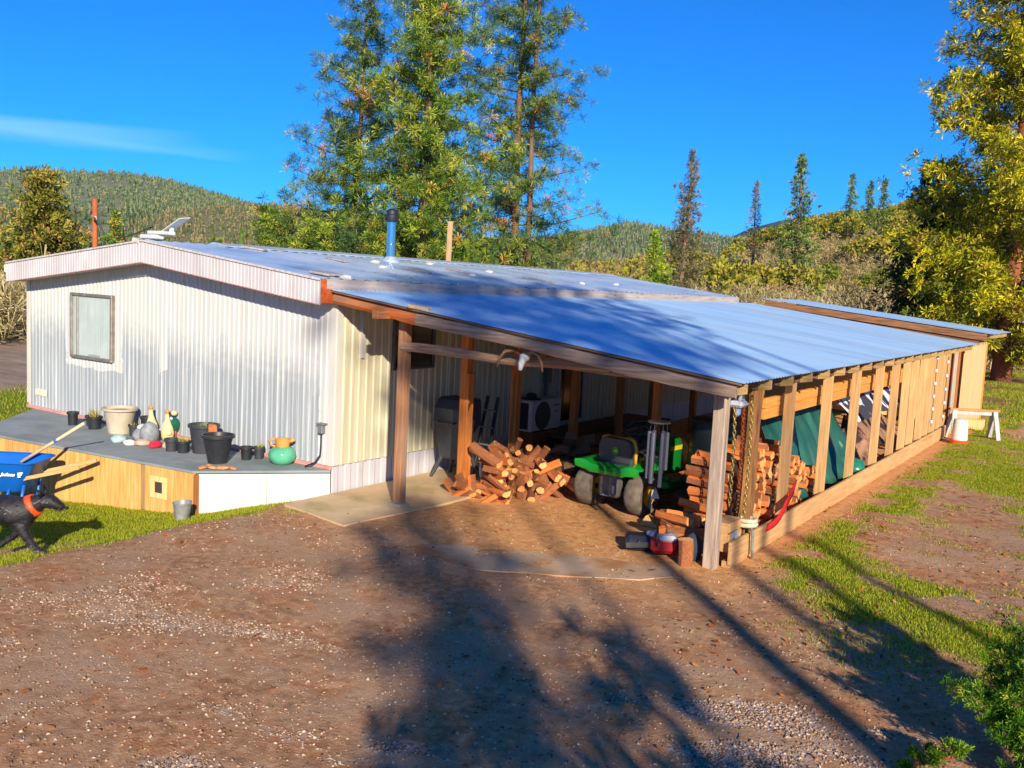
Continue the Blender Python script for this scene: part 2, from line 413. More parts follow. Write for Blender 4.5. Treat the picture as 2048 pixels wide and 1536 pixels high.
blades('grass', 20000, 3, 13, 14, 40, lambda X, Y: inview(X, Y)*sstep(.35, .6, fbm(X*.6, Y*.6)), .03, .09, .025, [(0, srgb(92, 108, 24)), (.5, srgb(150, 160, 40)), (1, srgb(186, 160, 96))], 'thin grass behind the sawhorse under the big cedar')
blades('grass', 16000, -30, -6.5, -2, 16, gfn, .03, .09, .03, [(0, srgb(96, 112, 20)), (.5, srgb(140, 150, 30)), (1, srgb(176, 164, 70))], 'strip of lawn beyond the left end of the house')
# gravel: small stones
def stones(name, n, fn, x0, x1, y0, y1, r0, r1, stops, label, flat=.65):
    X, Y = scatter(n, x0, x1, y0, y1, fn); n = len(X)
    if n == 0: return
    r = rng.uniform(r0, r1, n)*rng.uniform(.6, 1.2, n); Z = gz(X, Y)+r*.15
    base = np.array([(1, 0, 0), (-1, 0, 0), (0, 1, 0), (0, -1, 0), (0, 0, 1), (0, 0, -1)], float)
    F0 = np.array([(0, 2, 4), (2, 1, 4), (1, 3, 4), (3, 0, 4), (2, 0, 5), (1, 2, 5), (3, 1, 5), (0, 3, 5)])
    B = base[None]*rng.uniform(.65, 1.25, (n, 6, 1))+rng.normal(0, .22, (n, 6, 3)); a = rng.uniform(0, 6.28, n); ca, sa = np.cos(a)[:, None], np.sin(a)[:, None]
    x = B[:, :, 0]*ca-B[:, :, 1]*sa; y = B[:, :, 0]*sa+B[:, :, 1]*ca; z = B[:, :, 2]*flat
    V = np.stack([x*r[:, None]+X[:, None], y*r[:, None]+Y[:, None], z*r[:, None]+Z[:, None]], -1).reshape(-1, 3)
    F = (F0[None]+6*np.arange(n)[:, None, None]).reshape(-1, 3)
    o = obj(name, npmesh(name, V, F), island(name+'_mat', stops, .85, 0, .3)); kind(o, 'stuff'); tag(o, label, 'gravel'); return o
gst = [(0, srgb(112, 82, 62)), (.35, srgb(146, 116, 92)), (.7, srgb(176, 150, 126)), (.92, srgb(206, 188, 168)), (1, srgb(150, 100, 70))]
stones('gravel', 26000, lambda X, Y: np.clip(gravel_mask(X, Y)**1.3*1.5, 0, 1)*inview(X, Y), 0, 10, -6.5, 0.6, .006, .016, gst, 'pale crushed gravel strewn over the dirt drive')
stones('pebbles', 9000, lambda X, Y: (1-grass_mask(X, Y))*.6*inview(X, Y), -.5, 10, -6.5, 4, .005, .014, [(0, srgb(92, 64, 46)), (.5, srgb(150, 110, 80)), (1, srgb(200, 176, 150))], 'brown pebbles and crumbs scattered in the dirt')
# fallen leaves
def leaves(n, fn, x0, x1, y0, y1, stops, label):
    X, Y = scatter(n, x0, x1, y0, y1, fn); n = len(X); Z = gz(X, Y)+.012; s = rng.uniform(.012, .034, n)
    P6 = np.array([(-1, 0, 0), (-.35, .5, .18), (.5, .42, .1), (1.1, 0, .25), (.45, -.45, .16), (-.4, -.5, .1)], float)
    a = rng.uniform(0, 6.28, n); ca, sa = np.cos(a)[:, None], np.sin(a)[:, None]; tl = rng.normal(0, .35, (n, 2))
    B = P6[None]*rng.uniform(.8, 1.2, (n, 6, 1)); x = B[:, :, 0]*ca-B[:, :, 1]*sa; y = B[:, :, 0]*sa+B[:, :, 1]*ca; z = B[:, :, 2]+x*tl[:, :1]+y*tl[:, 1:]
    V = np.stack([x, y, z], -1)*s[:, None, None]+np.stack([X, Y, Z], -1)[:, None]
    F = np.arange(6*n).reshape(n, 6)
    o = obj('fallen_leaves', npmesh('fallen_leaves', V.reshape(-1, 3), F), island('leaf_litter', stops, .7, .2)); kind(o, 'stuff'); tag(o, label, 'leaves')
lst = [(0, srgb(120, 66, 30)), (.4, srgb(176, 108, 56)), (.75, srgb(206, 150, 92)), (1, srgb(196, 96, 50))]
leaves(300, lambda X, Y: (1-grass_mask(X, Y)*.8)*inview(X, Y)*sstep(.45, .65, fbm(X*.7+9, Y*.7)), 0, 10, -6.5, 8, lst, 'dry orange brown leaves fallen on the dirt')
leaves(700, lambda X, Y: inview(X, Y)*.8, 5.2, 11, -2, 12, lst, 'dry tan leaves scattered over the grass bank on the right')
# ------------------------------------------------------------------ the mobile home
def roofz(x): return 3.12-0.1165*abs(x+3.5)
PROF = [(0, 0), (.10, 1), (.46, 1), (.56, 0), (1, 0)]
def ribbed(mb, a, b, n_ax, sgn, bottom, top, period, depth, base, along):
    """vertical ribbed sheet between a and b along axis `along` ('x' or 'y'); the other axis holds base + sgn*depth"""
    pts = []; k = 0
    s = a
    while s < b-1e-6:
        for u, d in PROF[:-1]:
            q = s+u*period
            if q < b: pts.append((q, d))
        s += period
    pts.append((b, 0)); vs = []; fs = []
    for q, d in pts:
        o = base+sgn*depth*d
        for z in (bottom(q), top(q)): vs.append((q, o, z) if along == 'x' else (o, q, z))
    for i in range(len(pts)-1): fs.append((2*i, 2*i+2, 2*i+3, 2*i+1) if sgn*(1 if along == 'y' else -1) > 0 else (2*i, 2*i+1, 2*i+3, 2*i+2))
    mb.add(vs, fs)
# siding: cream paint, washed back to grey on the gable
t = NT('gable_siding_paint'); v = t.coord('Object'); sx = t.n('ShaderNodeSeparateXYZ'); t.l(v, sx.inputs[0])
col_n = t.noise(t.coord('Object', (2.2, .1, .05)), 1.0, 4, .7)          # column-wise variation
edge = t.noise(t.coord('Object', (1.6, .1, 3.0)), 2.2, 5, .7)
# washed-off area: below a stepped line that drops to the right
line = t.math('ADD', t.math('MULTIPLY', sx.outputs[0], -0.035), 1.78)
band = t.math('SUBTRACT', t.math('ADD', line, t.math('MULTIPLY', t.math('SUBTRACT', col_n, .5), .7)), sx.outputs[2])
fac = t.math('ADD', t.math('MULTIPLY', band, 2.0), t.math('MULTIPLY', t.math('SUBTRACT', edge, .5), 1.5))
fac = t.ramp(fac, [(-.0, (0, 0, 0)), (1.0, (1, 1, 1))])
# cream margins left round the window and along the corners
ax = t.math('ABSOLUTE', t.math('ADD', sx.outputs[0], 5.15)); az = t.math('ABSOLUTE', t.math('SUBTRACT', sx.outputs[2], 1.75))
rect = t.math('MULTIPLY', t.math('GREATER_THAN', t.math('ADD', .74, t.math('MULTIPLY', t.math('SUBTRACT', edge, .5), .25)), ax), t.math('GREATER_THAN', t.math('ADD', .62, t.math('MULTIPLY', t.math('SUBTRACT', edge, .5), .25)), az))
strip = t.math('GREATER_THAN', .10, t.math('ABSOLUTE', t.math('ADD', sx.outputs[0], 3.42)))
strip = t.math('MULTIPLY', strip, t.math('GREATER_THAN', t.math('ADD', sx.outputs[2], t.math('MULTIPLY', edge, .6)), 1.55))
cor = t.math('GREATER_THAN', t.math('ADD', sx.outputs[0], t.math('MULTIPLY', edge, .10)), -.20)
keep = t.math('MAXIMUM', t.math('MAXIMUM', rect, strip), cor)
fac = t.math('MULTIPLY', fac, t.math('SUBTRACT', 1.0, keep, True), True)
streak = t.noise(t.coord('Object', (14, 1, .35)), 1.6, 6, .65)
grey = t.ramp(streak, [(.3, srgb(138, 147, 152)), (.52, srgb(160, 167, 171)), (.70, srgb(196, 199, 200))])
cream = t.ramp(streak, [(.3, srgb(188, 188, 182)), (.7, srgb(208, 208, 204))])
t.base(t.mix(fac, cream, grey)); t.set(.55, 0, .4); MATS['gable'] = t.m
t = NT('side_siding_paint'); st = t.noise(t.coord('Object', (1, 9, .4)), 1.4, 6, .6)
t.base(t.ramp(st, [(.3, srgb(186, 179, 148)), (.7, srgb(210, 204, 180))])); t.set(.5, 0, .4); MATS['side'] = t.m
trimm = mottled('white_trim_metal', srgb(178, 173, 174), srgb(206, 201, 203), 3, (1, 1, .3), .55, 0, .1, 14, c3=srgb(186, 160, 150), c3lo=.66, c3hi=.8)
rust = mottled('rusty_metal', srgb(150, 62, 24), srgb(206, 104, 48), 14, rough=.85)
skirtm = mottled('skirting_white', srgb(184, 184, 194), srgb(206, 205, 211), 2.5, (1, 1, .25), .6, 0, .1, 14, c3=srgb(184, 180, 184), c3lo=.6, c3hi=.75)
pink = mottled('faded_red_sill', srgb(176, 108, 96), srgb(220, 176, 166), 8, (.5, 8, 8))
home = thing('mobile_home', 'long low mobile home with ribbed cream siding, grey washed gable and metal roof', 'house')
edges_x = np.linspace(-7.0, 0, 7)
for a, b in zip(edges_x[:-1], edges_x[1:]):
    m = MB(); ribbed(m, a, b, 0, -1, lambda q: .37, lambda q: roofz(q)-.06, .0972, .013, 0.0, 'x'); m.build('siding_panel', MATS['gable'], home, fix=False)
edges_y = np.linspace(0, 13.8, 13)
for a, b in zip(edges_y[:-1], edges_y[1:]):
    m = MB(); ribbed(m, a, b, 0, 1, lambda q: .37, lambda q: 2.62, .138, .016, 0.0, 'y'); m.build('siding_panel', MATS['side'], home, fix=False)
    m = MB(); ribbed(m, a+.004, b-.004, 0, 1, lambda q: -.06, lambda q: .375, .23, .007, -.02, 'y'); m.build('skirting_panel', skirtm, home, fix=False)
MB().box((-.03, -.012, 1.5), (.10, .016, 2.26), ch=.004).box((.012, .05, 1.5), (.016, .11, 2.26), ch=.004).build('corner_trim', mottled('corner_white', srgb(198, 195, 184), srgb(212, 210, 202), 5, (1, 1, .2), .5), home)
MB().box((-6.97, -.012, 1.45), (.10, .016, 2.1), ch=.004).build('corner_trim', MATS['corner_white'], home)
MB().box((-3.5, -.02, .345), (7.0, .05, .05), ch=.006).build('sill_strip', pink, home)
MB().box((-3.5, 7, .2), (6.9, 13.5, .5)).build('underfloor', plain('underfloor_dark', srgb(60, 56, 52), .9), home)
MB().prism([(-7.0, .38), (-.03, .38), (-.03, 2.6), (-3.5, 3.0), (-7.0, 2.6)], 'y', 13.6, 13.78).box((-6.98, 6.9, 1.5), (.04, 13.7, 2.2)).build('back_wall', MATS['side'], home)
# gable fascia (ribbed), soffit, eave end
for a, b in ((-7.06, -3.46), (-3.46, .04)):
    m = MB(); ribbed(m, a, b, 0, -1, lambda q: roofz(q)-.315+.02*math.exp(-((q+3.46)/.35)**2)*0, lambda q: roofz(q)-.015, .066, .006, -.33, 'x')
    f = m.build('fascia', trimm, home, fix=False)
    MB().bar((a, -.338, roofz(a)-.012), (b, -.338, roofz(b)-.012), .03, .028).build('edge_strip', mottled('edge_strip_paint', srgb(170, 160, 156), srgb(214, 208, 206), 20), f)
    MB().bar((a, -.336, roofz(a)-.318), (b, -.336, roofz(b)-.318), .024, .014).build('edge_strip', mottled('edge_strip_red', srgb(150, 92, 84), srgb(196, 158, 150), 20), f)
for a, b in ((-7.06, -3.5), (-3.5, .04)):
    MB().bar((a, -.165, roofz(a)-.30), (b, -.165, roofz(b)-.30), .325, .012, 0).build('soffit', trimm, home)
MB().box((.052, -.18, 2.555), (.02, .30, .29), ch=.003).build('eave_end_plate', rust, home)
MB().box((-7.09, -.26, 2.60), (.05, .16, .13), ch=.012).build('gutter_end', plain('white_plastic', srgb(232, 230, 226), .4), home)
# eave fascia above the lean-to roof, running the whole length
mb = MB(); mb.box((.048, 6.7, 2.645), (.03, 13.9, .125), ch=.004); mb.build('eave_fascia', mottled('tan_eave', srgb(150, 136, 128), srgb(190, 176, 166), 3, (6, .5, 6), .7, c3=srgb(112, 84, 72), c3lo=.62, c3hi=.7, c3scale=5), home)
# roof: overlapping metal sheets on the near slope, each with its own ribs
t = NT('house_roof_metal'); v = t.coord('Object'); oi = t.n('ShaderNodeObjectInfo')
pw = t.n('ShaderNodeNewGeometry'); wv = t.n('ShaderNodeMapping'); t.l(pw.outputs['Position'], wv.inputs[0])
n1 = t.noise(wv.outputs[0], .9, 6, .6); wv2 = t.n('ShaderNodeMapping'); wv2.inputs['Scale'].default_value = (.5, 5, 1); t.l(pw.outputs['Position'], wv2.inputs[0])
n2 = t.noise(wv2.outputs[0], 1.2, 6, .7)
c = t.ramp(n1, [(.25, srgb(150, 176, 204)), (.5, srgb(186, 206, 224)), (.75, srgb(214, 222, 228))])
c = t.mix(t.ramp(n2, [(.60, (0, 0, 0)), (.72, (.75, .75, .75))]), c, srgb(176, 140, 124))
wv3 = t.n('ShaderNodeMapping'); wv3.inputs['Scale'].default_value = (1.4, .5, 1); t.l(pw.outputs['Position'], wv3.inputs[0])
n3 = t.noise(wv3.outputs[0], 1.7, 5, .7)
rustm = t.ramp(n3, [(.63, (0, 0, 0)), (.70, (1, 1, 1))])
c = t.mix(rustm, c, t.ramp(n2, [(.3, srgb(150, 100, 84)), (.7, srgb(196, 160, 140))]))
t.base(c); t.set(.42, .2, .7)
rr = t.ramp(n1, [(.3, (.26, .26, .26)), (.7, (.42, .42, .42))]); t.l(rr, t.b.inputs['Roughness'])
t.bump(t.noise(v, 3, 3), .15, .01); MATS['house_roof'] = t.m
def sheet_mesh(name, x0, x1, zf, w, period, amp, mat, nx=3):
    n = int(round(w/period)); pts = []
    for i in range(n):
        for u, d in ((0, 0), (.35, 0), (.5, 1), (.65, 1), (.8, 0)): pts.append((i*period+u*period, d))
    pts.append((n*period+.03, 0)); V = []; F = []; xs = np.linspace(x0, x1, nx)
    for q, d in pts:
        for x in xs: V.append((x, q, zf(x)+amp*d))
    for i in range(len(pts)-1):
        for k in range(nx-1): a = i*nx+k; F.append((a, a+1, a+nx+1, a+nx))
    me = npmesh(name, V, F); me.materials.append(mat); return me
sm = sheet_mesh('roof_sheet', -3.5, .062, roofz, .876, .219, .011, MATS['house_roof'])
for i in range(16):
    o = obj('roof_sheet', sm, None, home, (0, -.35+.876*i, .0025*(i % 2)))
    o.rotation_euler = (0, math.radians(random.uniform(-.06, .06)), 0)
m = MB(); m.add([(-3.5, -.35, 3.122), (-7.1, -.35, 2.70), (-7.1, 13.66, 2.70), (-3.5, 13.66, 3.122)], [(0, 3, 2, 1)]); m.build('roof_back_slope', MATS['house_roof'], home, fix=False)
capm = mottled('ridge_cap_metal', srgb(168, 186, 196), srgb(204, 214, 220), 4, (4, .6, 4), .5, .4, .2, c3=srgb(150, 150, 150), c3lo=.6, c3hi=.7)
m = MB(); m.prism([(-3.78, 3.085), (-3.5, 3.16), (-3.22, 3.115), (-3.22, 3.10), (-3.5, 3.135), (-3.78, 3.07)], 'y', .9, 13.42); m.build('ridge_cap', capm, home)
# loose patches and lumps of sealant on the roof
tarp = mottled('roof_patch_felt', srgb(136, 124, 122), srgb(176, 168, 166), 9)
for (x, y, lx, ly, a) in ((-3.1, 1.35, .4, .14, .3), (-2.2, 2.2, .5, .10, -.1), (-.25, .05, .3, .35, .2), (-1.3, 3.1, .5, .05, .1), (-1.7, 4.6, .6, .06, -.06), (-1.0, 6.2, .7, .06, .05)):
    MB().box((0, 0, 0), (lx, ly, .03), Matrix.Rotation(a, 3, 'Z'), .01).build('roof_patch', tarp, home, loc=(x, y, roofz(x)+.03)).rotation_euler = (0, .116, 0)
seal = plain('pale_sealant', srgb(216, 214, 206), .8, var=.2)
for (x, y, r) in ((-2.4, 3.3, .13), (-1.2, 4.4, .10), (-1.6, 2.6, .12), (-.9, 7.6, .09), (-2.0, 6.0, .12), (-1.1, 9.4, .1), (-.06, 0.2, .12), (-2.78, 5.2, .11)):
    m = MB(); m.ball((0, 0, 0), (r*.8, r*.5, .03), 10, 6, jit=.12); m.build('sealant_lump', seal, home, loc=(x, y, roofz(x)+.016))
ch = MB(); ch.lathe([(.078, -.2), (.078, .62), (.078, .63), (.074, .64)], n=24); chim = ch.build('chimney_pipe', plain('polished_steel', srgb(206, 212, 220), .12, 1.0, var=.03, bump=0), home, math.radians(40), (-2.8, 4.14, 3.1))
MB().lathe([(.10, .63), (.12, .66), (.12, .74), (.10, .76), (.10, .82), (.04, .86), (0, .865)], n=24).build('chimney_cap', plain('sooty_steel', srgb(64, 64, 72), .5, .6), chim, math.radians(40))
MB().torus((0, 0, .24), .08, .008).build('chimney_band', MATS['polished_steel'], chim, True)
MB().lathe([(.19, -.10), (.15, -.03), (.085, .03)], n=20).build('chimney_collar', capm, chim, True)
# roof cooler vent at the ridge
vent = MB().box((-3.55, -.12, 3.17), (.34, .16, .06), ch=.01).box((-3.47, -.02, 3.23), (.30, .26, .05), ch=.01).build('ridge_vent', plain('vent_paint', srgb(214, 214, 210), .6), home)
MB().box((-3.34, .12, 3.36), (.46, .2, .015), Matrix.Rotation(-.42, 3, 'Y') @ Matrix.Rotation(.15, 3, 'X'), .004).box((-3.40, .1, 3.29), (.05, .05, .12), ch=.004).build('vent_flap', MATS['vent_paint'], vent)
MB().box((-3.6, -.30, 3.1), (.16, .10, .06), Matrix.Rotation(.2, 3, 'Y'), .008).build('vent_bracket', MATS['vent_paint'], vent)
# gable window
w = MB()
for (c, s) in (((-5.15, -.03, 2.265), (1.1, .07, .045)), ((-5.15, -.03, 1.295), (1.1, .07, .045)), ((-5.68, -.03, 1.78), (.045, .07, .93)), ((-4.62, -.03, 1.78), (.045, .07, .93)), ((-5.52, -.028, 1.78), (.03, .05, .93))): w.box(c, s, ch=.006)
win = w.build('window', mottled('window_frame_aluminium', srgb(140, 130, 120), srgb(176, 166, 156), 12, (1, 1, 1), .45, .6), home)
t = NT('window_glass'); t.base(srgb(200, 220, 220)); t.set(.04, 0, .8); t.b.inputs['Alpha'].default_value = .28; MATS['glass'] = t.m
MB().box((-5.15, -.036, 1.78), (1.03, .004, .93)).build('pane', t.m, win)
m = MB(); n = 70; vs = []; fs = []
for i in range(n+1):
    x = -5.50+.87*i/n; y = -.0225+.003*math.sin(i*1.3)+.0022*math.sin(i*.47)
    vs += [(x, y, 1.32), (x, y, 2.23)]
for i in range(n): fs.append((2*i, 2*i+2, 2*i+3, 2*i+1))
m.add(vs, fs).build('curtain', mottled('curtain_cloth', srgb(186, 194, 188), srgb(222, 226, 222), 5, (1, 1, .5), .9, 0, .2), win, True, fix=False)
MB().box((-5.595, -.02, 1.78), (.11, .006, .92)).build('side_blind', plain('side_blind', srgb(206, 196, 180), .8), win)
MB().box((-5.1, -.024, 1.335), (.3, .012, .03), ch=.005).build('sill_dirt', plain('sill_items', srgb(150, 96, 90), .9, var=.3), win)
MB().box((-6.59, -.02, .61), (.34, .012, .11), ch=.003).build('vent_plate', plain('cream_plate', srgb(232, 226, 200), .6), home)
# side windows, door, boxes
dark = plain('dark_glass', srgb(34, 36, 48), .08, 0, .8, var=.15)
sw = MB().box((.03, 1.47, 2.21), (.05, .86, .04), ch=.004).box((.03, 1.47, 1.55), (.05, .86, .04), ch=.004).box((.03, 1.05, 1.88), (.05, .04, .68), ch=.004).box((.03, 1.89, 1.88), (.05, .04, .68), ch=.004).build('side_window', plain('side_frame', srgb(96, 92, 92), .5), home)
MB().box((.022, 1.47, 1.88), (.012, .8, .62)).build('pane', dark, sw)
dr = MB().box((.03, 5.36, 1.45), (.06, .07, 2.05), ch=.004).box((.03, 6.24, 1.45), (.06, .07, 2.05), ch=.004).box((.03, 5.8, 2.45), (.06, .95, .07), ch=.004).build('door', plain('door_trim', srgb(206, 202, 196), .6), home)
MB().box((.02, 5.8, 1.42), (.02, .80, 1.98)).build('pane', dark, dr)
for y in (5.55, 5.8, 6.05): MB().box((.034, y, 1.42), (.008, .018, 1.9)).build('glazing_bar', plain('bar_black', srgb(22, 22, 26), .4), dr)
MB().ball((.06, 6.1, 1.35), .03).build('handle', plain('brass', srgb(180, 140, 70), .3, 1), dr, True)
MB().box((.06, 4.95, 1.28), (.09, .16, .3), ch=.01).box((.05, 4.95, 1.03), (.05, .09, .22), ch=.006).build('disconnect_box', plain('box_grey', srgb(96, 98, 108), .5), home)
ob = MB().box((-.16, -.05, .83), (.085, .07, .12), ch=.01).box((-.15, -.055, .895), (.12, .09, .018), ch=.005).build('outlet_box', plain('outlet_grey', srgb(120, 124, 128), .5), home)
MB().tube([(-.15, -.06, .78), (-.14, -.07, .62), (-.14, -.08, .5), (-.2, -.11, .40), (-.3, -.18, .345)], .011, 8).build('cord', plain('black_rubber', srgb(38, 38, 42), .6), ob, True)
MB().box((.03, .45, 2.02), (.03, .05, .6)).build('downpipe', trimm, home)

# ------------------------------------------------------------------ concrete path and timber platform
slabm = mottled('old_concrete', srgb(186, 156, 116), srgb(216, 190, 150), 1.6, rough=.9, bump=.3, bscale=40, c3=srgb(134, 130, 62), c3lo=.58, c3hi=.78, c3scale=1.1)
m = MB(); m.prism([(.02, -.80), (1.20, -1.02), (1.34, .6), (1.30, 3.4), (.02, 3.4)], 'z', -.1, .028); kind(m.build('concrete_path', slabm))
m = MB(); m.prism([(2.15, -1.1), (2.6, -1.32), (3.2, -1.22), (3.9, -.82), (4.5, -.42), (4.72, -.1), (4.6, .1), (3.9, -.02), (3.1, -.42), (2.4, -.72)], 'z', -.08, .0)
kind(m.build('concrete_apron', mottled('apron_concrete', srgb(176, 148, 118), srgb(204, 176, 144), 2.2, rough=.9, bump=.3, bscale=40, c3=srgb(168, 116, 70), c3lo=.48, c3hi=.62, c3scale=1.4)))
DZ = .32
ply = wood('orange_plywood', srgb(206, 140, 68), srgb(236, 186, 116), 'z', .75, .10, .15, c3=srgb(168, 110, 62), c3lo=.62, c3hi=.75)
deck = thing('timber_platform', 'low platform with grey felt top and orange plywood skirt along the gable wall', 'platform', (-3, -.8, 0))
def local(p): return (p[0]+3, p[1]+.8, p[2])
felt = mottled('grey_roll_roofing', srgb(118, 128, 130), srgb(148, 156, 156), 2.2, rough=.95, bump=.3, bscale=60, c3=srgb(128, 124, 112), c3lo=.6, c3hi=.75)
TOP = [(-.0, -.03), (-1.07, -1.27), (-5.27, -1.74), (-6.78, -.03)]
MB().prism([(x+3, y+.8) for x, y in TOP], 'z', DZ-.03, DZ).build('felt_top', felt, deck)
# front skirt boards, each its own panel
B = Vector((-1.05, -1.24, 0)); C_ = Vector((-5.25, -1.70, 0)); d = (C_-B)
fr = [0, .085, .205, .222, .34, .46, .60, .73, .86, 1]
for i, (a, b) in enumerate(zip(fr[:-1], fr[1:])):
    p = B+d*(a+.0012); q = B+d*(b-.0012); off = Vector((d.y, -d.x, 0)).normalized()*(.004*(i % 2))
    p2 = p-off; q2 = q-off; zb = -.62
    m = MB(); m.bar((p2.x+3, p2.y+.8, (DZ-.035+zb)/2), (q2.x+3, q2.y+.8, (DZ-.035+zb)/2), .018, DZ-.035-zb, .002)
    o = m.build('skirt_board', wood('grey_board', srgb(150, 116, 84), srgb(184, 146, 104), 'z', .8, .1, .2) if i == 2 else ply, deck)
# white end panels from the platform corner to the house corner
whitep = mottled('white_board', srgb(200, 196, 190), srgb(218, 214, 208), 2, (2, 2, .8), .7, c3=srgb(196, 178, 120), c3lo=.62, c3hi=.85, c3scale=.8)
A_ = Vector((0.0, -.03, 0)); e = B-A_
for a, b in ((0, .48), (.48, 1)):
    p = A_+e*(a+.001); q = A_+e*(b-.001)
    MB().bar((p.x+3, p.y+.8, -.03), (q.x+3, q.y+.8, -.03), .018, .62, .002).build('white_panel', whitep, deck)
MB().box((B.x+3.02, B.y+.79, -.05), (.05, .05, .66), ch=.004).build('corner_board', wood('corner_wood', srgb(140, 84, 44), srgb(180, 116, 62), 'z'), deck)
L0 = Vector((-6.75, -.03, 0)); MB().bar((C_.x+3, C_.y+.8, -.15), (L0.x+3, L0.y+.8, -.15), .018, .9, .002).build('skirt_board', ply, deck)
p = B+d*.145; nrm = Vector((-d.y, d.x, 0)).normalized()
if nrm.y > 0: nrm = -nrm
ang = math.atan2(d.y, d.x)
vm = wood('vent_frame_wood', srgb(222, 176, 116), srgb(240, 200, 144), 'z')
vf = MB(); R3 = Matrix.Rotation(ang, 3, 'Z')
pc = Vector((p.x+3, p.y+.8, .03))+nrm*.02
for dx, dz, sx_, sz_ in ((0, .105, .28, .07), (0, -.105, .28, .07), (-.105, 0, .07, .14), (.105, 0, .07, .14)):
    vf.box(pc+R3 @ Vector((dx, 0, dz)), (sx_, .02, sz_), R3, .003)
vfo = vf.build('vent_frame', vm, deck)
MB().box(pc-nrm*.008, (.14, .006, .14), R3).build('vent_mesh', plain('vent_dark', srgb(70, 60, 50), .8), vfo)  # dark plate painted in for the shade inside the vent hole
p = B+d*1.0
# ------------------------------------------------------------------ open lean-to shed along the house
def lz(x): return 2.585-.1187*x
lean = thing('lean_to_shed', 'open lean-to shed with blue reflecting metal roof on timber posts beside the home', 'shed')
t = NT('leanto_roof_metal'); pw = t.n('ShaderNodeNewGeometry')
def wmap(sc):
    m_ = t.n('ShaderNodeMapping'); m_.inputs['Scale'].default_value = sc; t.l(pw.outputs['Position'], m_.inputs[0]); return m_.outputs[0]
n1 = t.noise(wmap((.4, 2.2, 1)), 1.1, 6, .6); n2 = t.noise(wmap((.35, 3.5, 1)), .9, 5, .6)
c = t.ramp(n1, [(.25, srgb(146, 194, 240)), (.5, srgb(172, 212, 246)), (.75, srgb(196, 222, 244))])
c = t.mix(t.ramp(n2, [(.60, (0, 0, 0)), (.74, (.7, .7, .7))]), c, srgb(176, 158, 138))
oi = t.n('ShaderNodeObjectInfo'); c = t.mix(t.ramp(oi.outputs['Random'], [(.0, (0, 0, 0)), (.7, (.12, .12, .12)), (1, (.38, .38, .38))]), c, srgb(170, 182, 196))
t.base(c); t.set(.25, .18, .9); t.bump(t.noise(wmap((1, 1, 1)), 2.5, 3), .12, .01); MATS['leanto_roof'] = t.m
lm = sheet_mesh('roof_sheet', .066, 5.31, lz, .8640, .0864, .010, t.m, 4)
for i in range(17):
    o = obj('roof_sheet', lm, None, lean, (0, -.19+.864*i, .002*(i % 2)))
post_o = wood('orange_post', srgb(176, 96, 40), srgb(214, 138, 70), 'z', .8, .1, .4, c3=srgb(132, 84, 52), c3lo=.6, c3hi=.72)
post_g = wood('grey_post', srgb(140, 116, 96), srgb(190, 166, 142), 'z', .85, .06, .5, c3=srgb(104, 92, 84), c3lo=.58, c3hi=.72)
fresh = wood('fresh_stud', srgb(188, 146, 98), srgb(218, 178, 126), 'z', .75, .14, .3, c3=srgb(146, 108, 72), c3lo=.62, c3hi=.78)
freshy = wood('fresh_plank', srgb(188, 142, 90), srgb(216, 174, 120), 'y', .75, .08, .3, c3=srgb(166, 124, 76), c3lo=.62, c3hi=.78)
dkx = wood('dark_rafter', srgb(92, 70, 54), srgb(140, 108, 82), 'x', .85, .12, .4)
tailx = wood('rafter_tail', srgb(150, 120, 80), srgb(196, 164, 112), 'x', .85, .12, .4)
logx = wood('weathered_log', srgb(126, 96, 76), srgb(190, 158, 128), 'x', .85, .1, .6, c3=srgb(190, 96, 44), c3lo=.55, c3hi=.72)
logr = wood('rake_log', srgb(112, 94, 86), srgb(168, 146, 128), 'x', .85, .1, .6, c3=srgb(176, 104, 58), c3lo=.62, c3hi=.76)
def rough_bar(a, b, w, h, seg=14, jit=.012, rnd=True, n=8):
    """log or hewn timber: a tube of varying radius"""
    a = Vector(a); b = Vector(b); path = [a.lerp(b, i/seg) for i in range(seg+1)]
    x = (b-a).normalized(); u = Vector((0, 0, 1)) if abs(x.z) < .9 else Vector((1, 0, 0)); y = u.cross(x).normalized(); z = x.cross(y); m = MB(); vs = []; fs = []
    ph = random.uniform(0, 6)
    for i, p in enumerate(path):
        off = y*math.sin(i*.7+ph)*jit+z*math.cos(i*.5+ph)*jit
        for k in range(n):
            an = 2*math.pi*(k+.5)/n; sq = 1/max(abs(math.cos(an)), abs(math.sin(an))) if not rnd else 1.0
            sq = min(sq, 1.25); j = 1+random.uniform(-.09, .09)
            vs.append(p+off+y*math.cos(an)*w/2*sq*j+z*math.sin(an)*h/2*sq*j)
    for i in range(seg):
        for k in range(n): q = i*n+k; r = i*n+(k+1) % n; fs.append((q, r, r+n, q+n))
    fs.append(tuple(range(n))[::-1]); fs.append(tuple(seg*n+k for k in range(n)))
    return m.add(vs, fs)
rough_bar((.08, -.10, lz(.08)-.10), (1.75, -.10, lz(1.75)-.11), .10, .16, 12, .006).build('rake_beam', wood('rake_orange', srgb(150, 72, 30), srgb(206, 112, 52), 'x', .85, .02, .6, c3=srgb(150, 118, 92), c3lo=.5, c3hi=.66), lean, math.radians(35))
rough_bar((1.38, -.125, lz(1.38)-.11), (5.22, -.12, lz(5.22)-.10), .09, .15, 18, .008).build('rake_beam', logr, lean, math.radians(35))
MB().bar((.07, -.16, lz(.07)-.018), (5.28, -.16, lz(5.28)-.018), .05, .02).build('roof_batten', dkx, lean)
rough_bar((1.0, .10, 1.945), (3.7, .26, 1.925), .11, .12, 14, .012).build('header_log', logx, lean, math.radians(35))
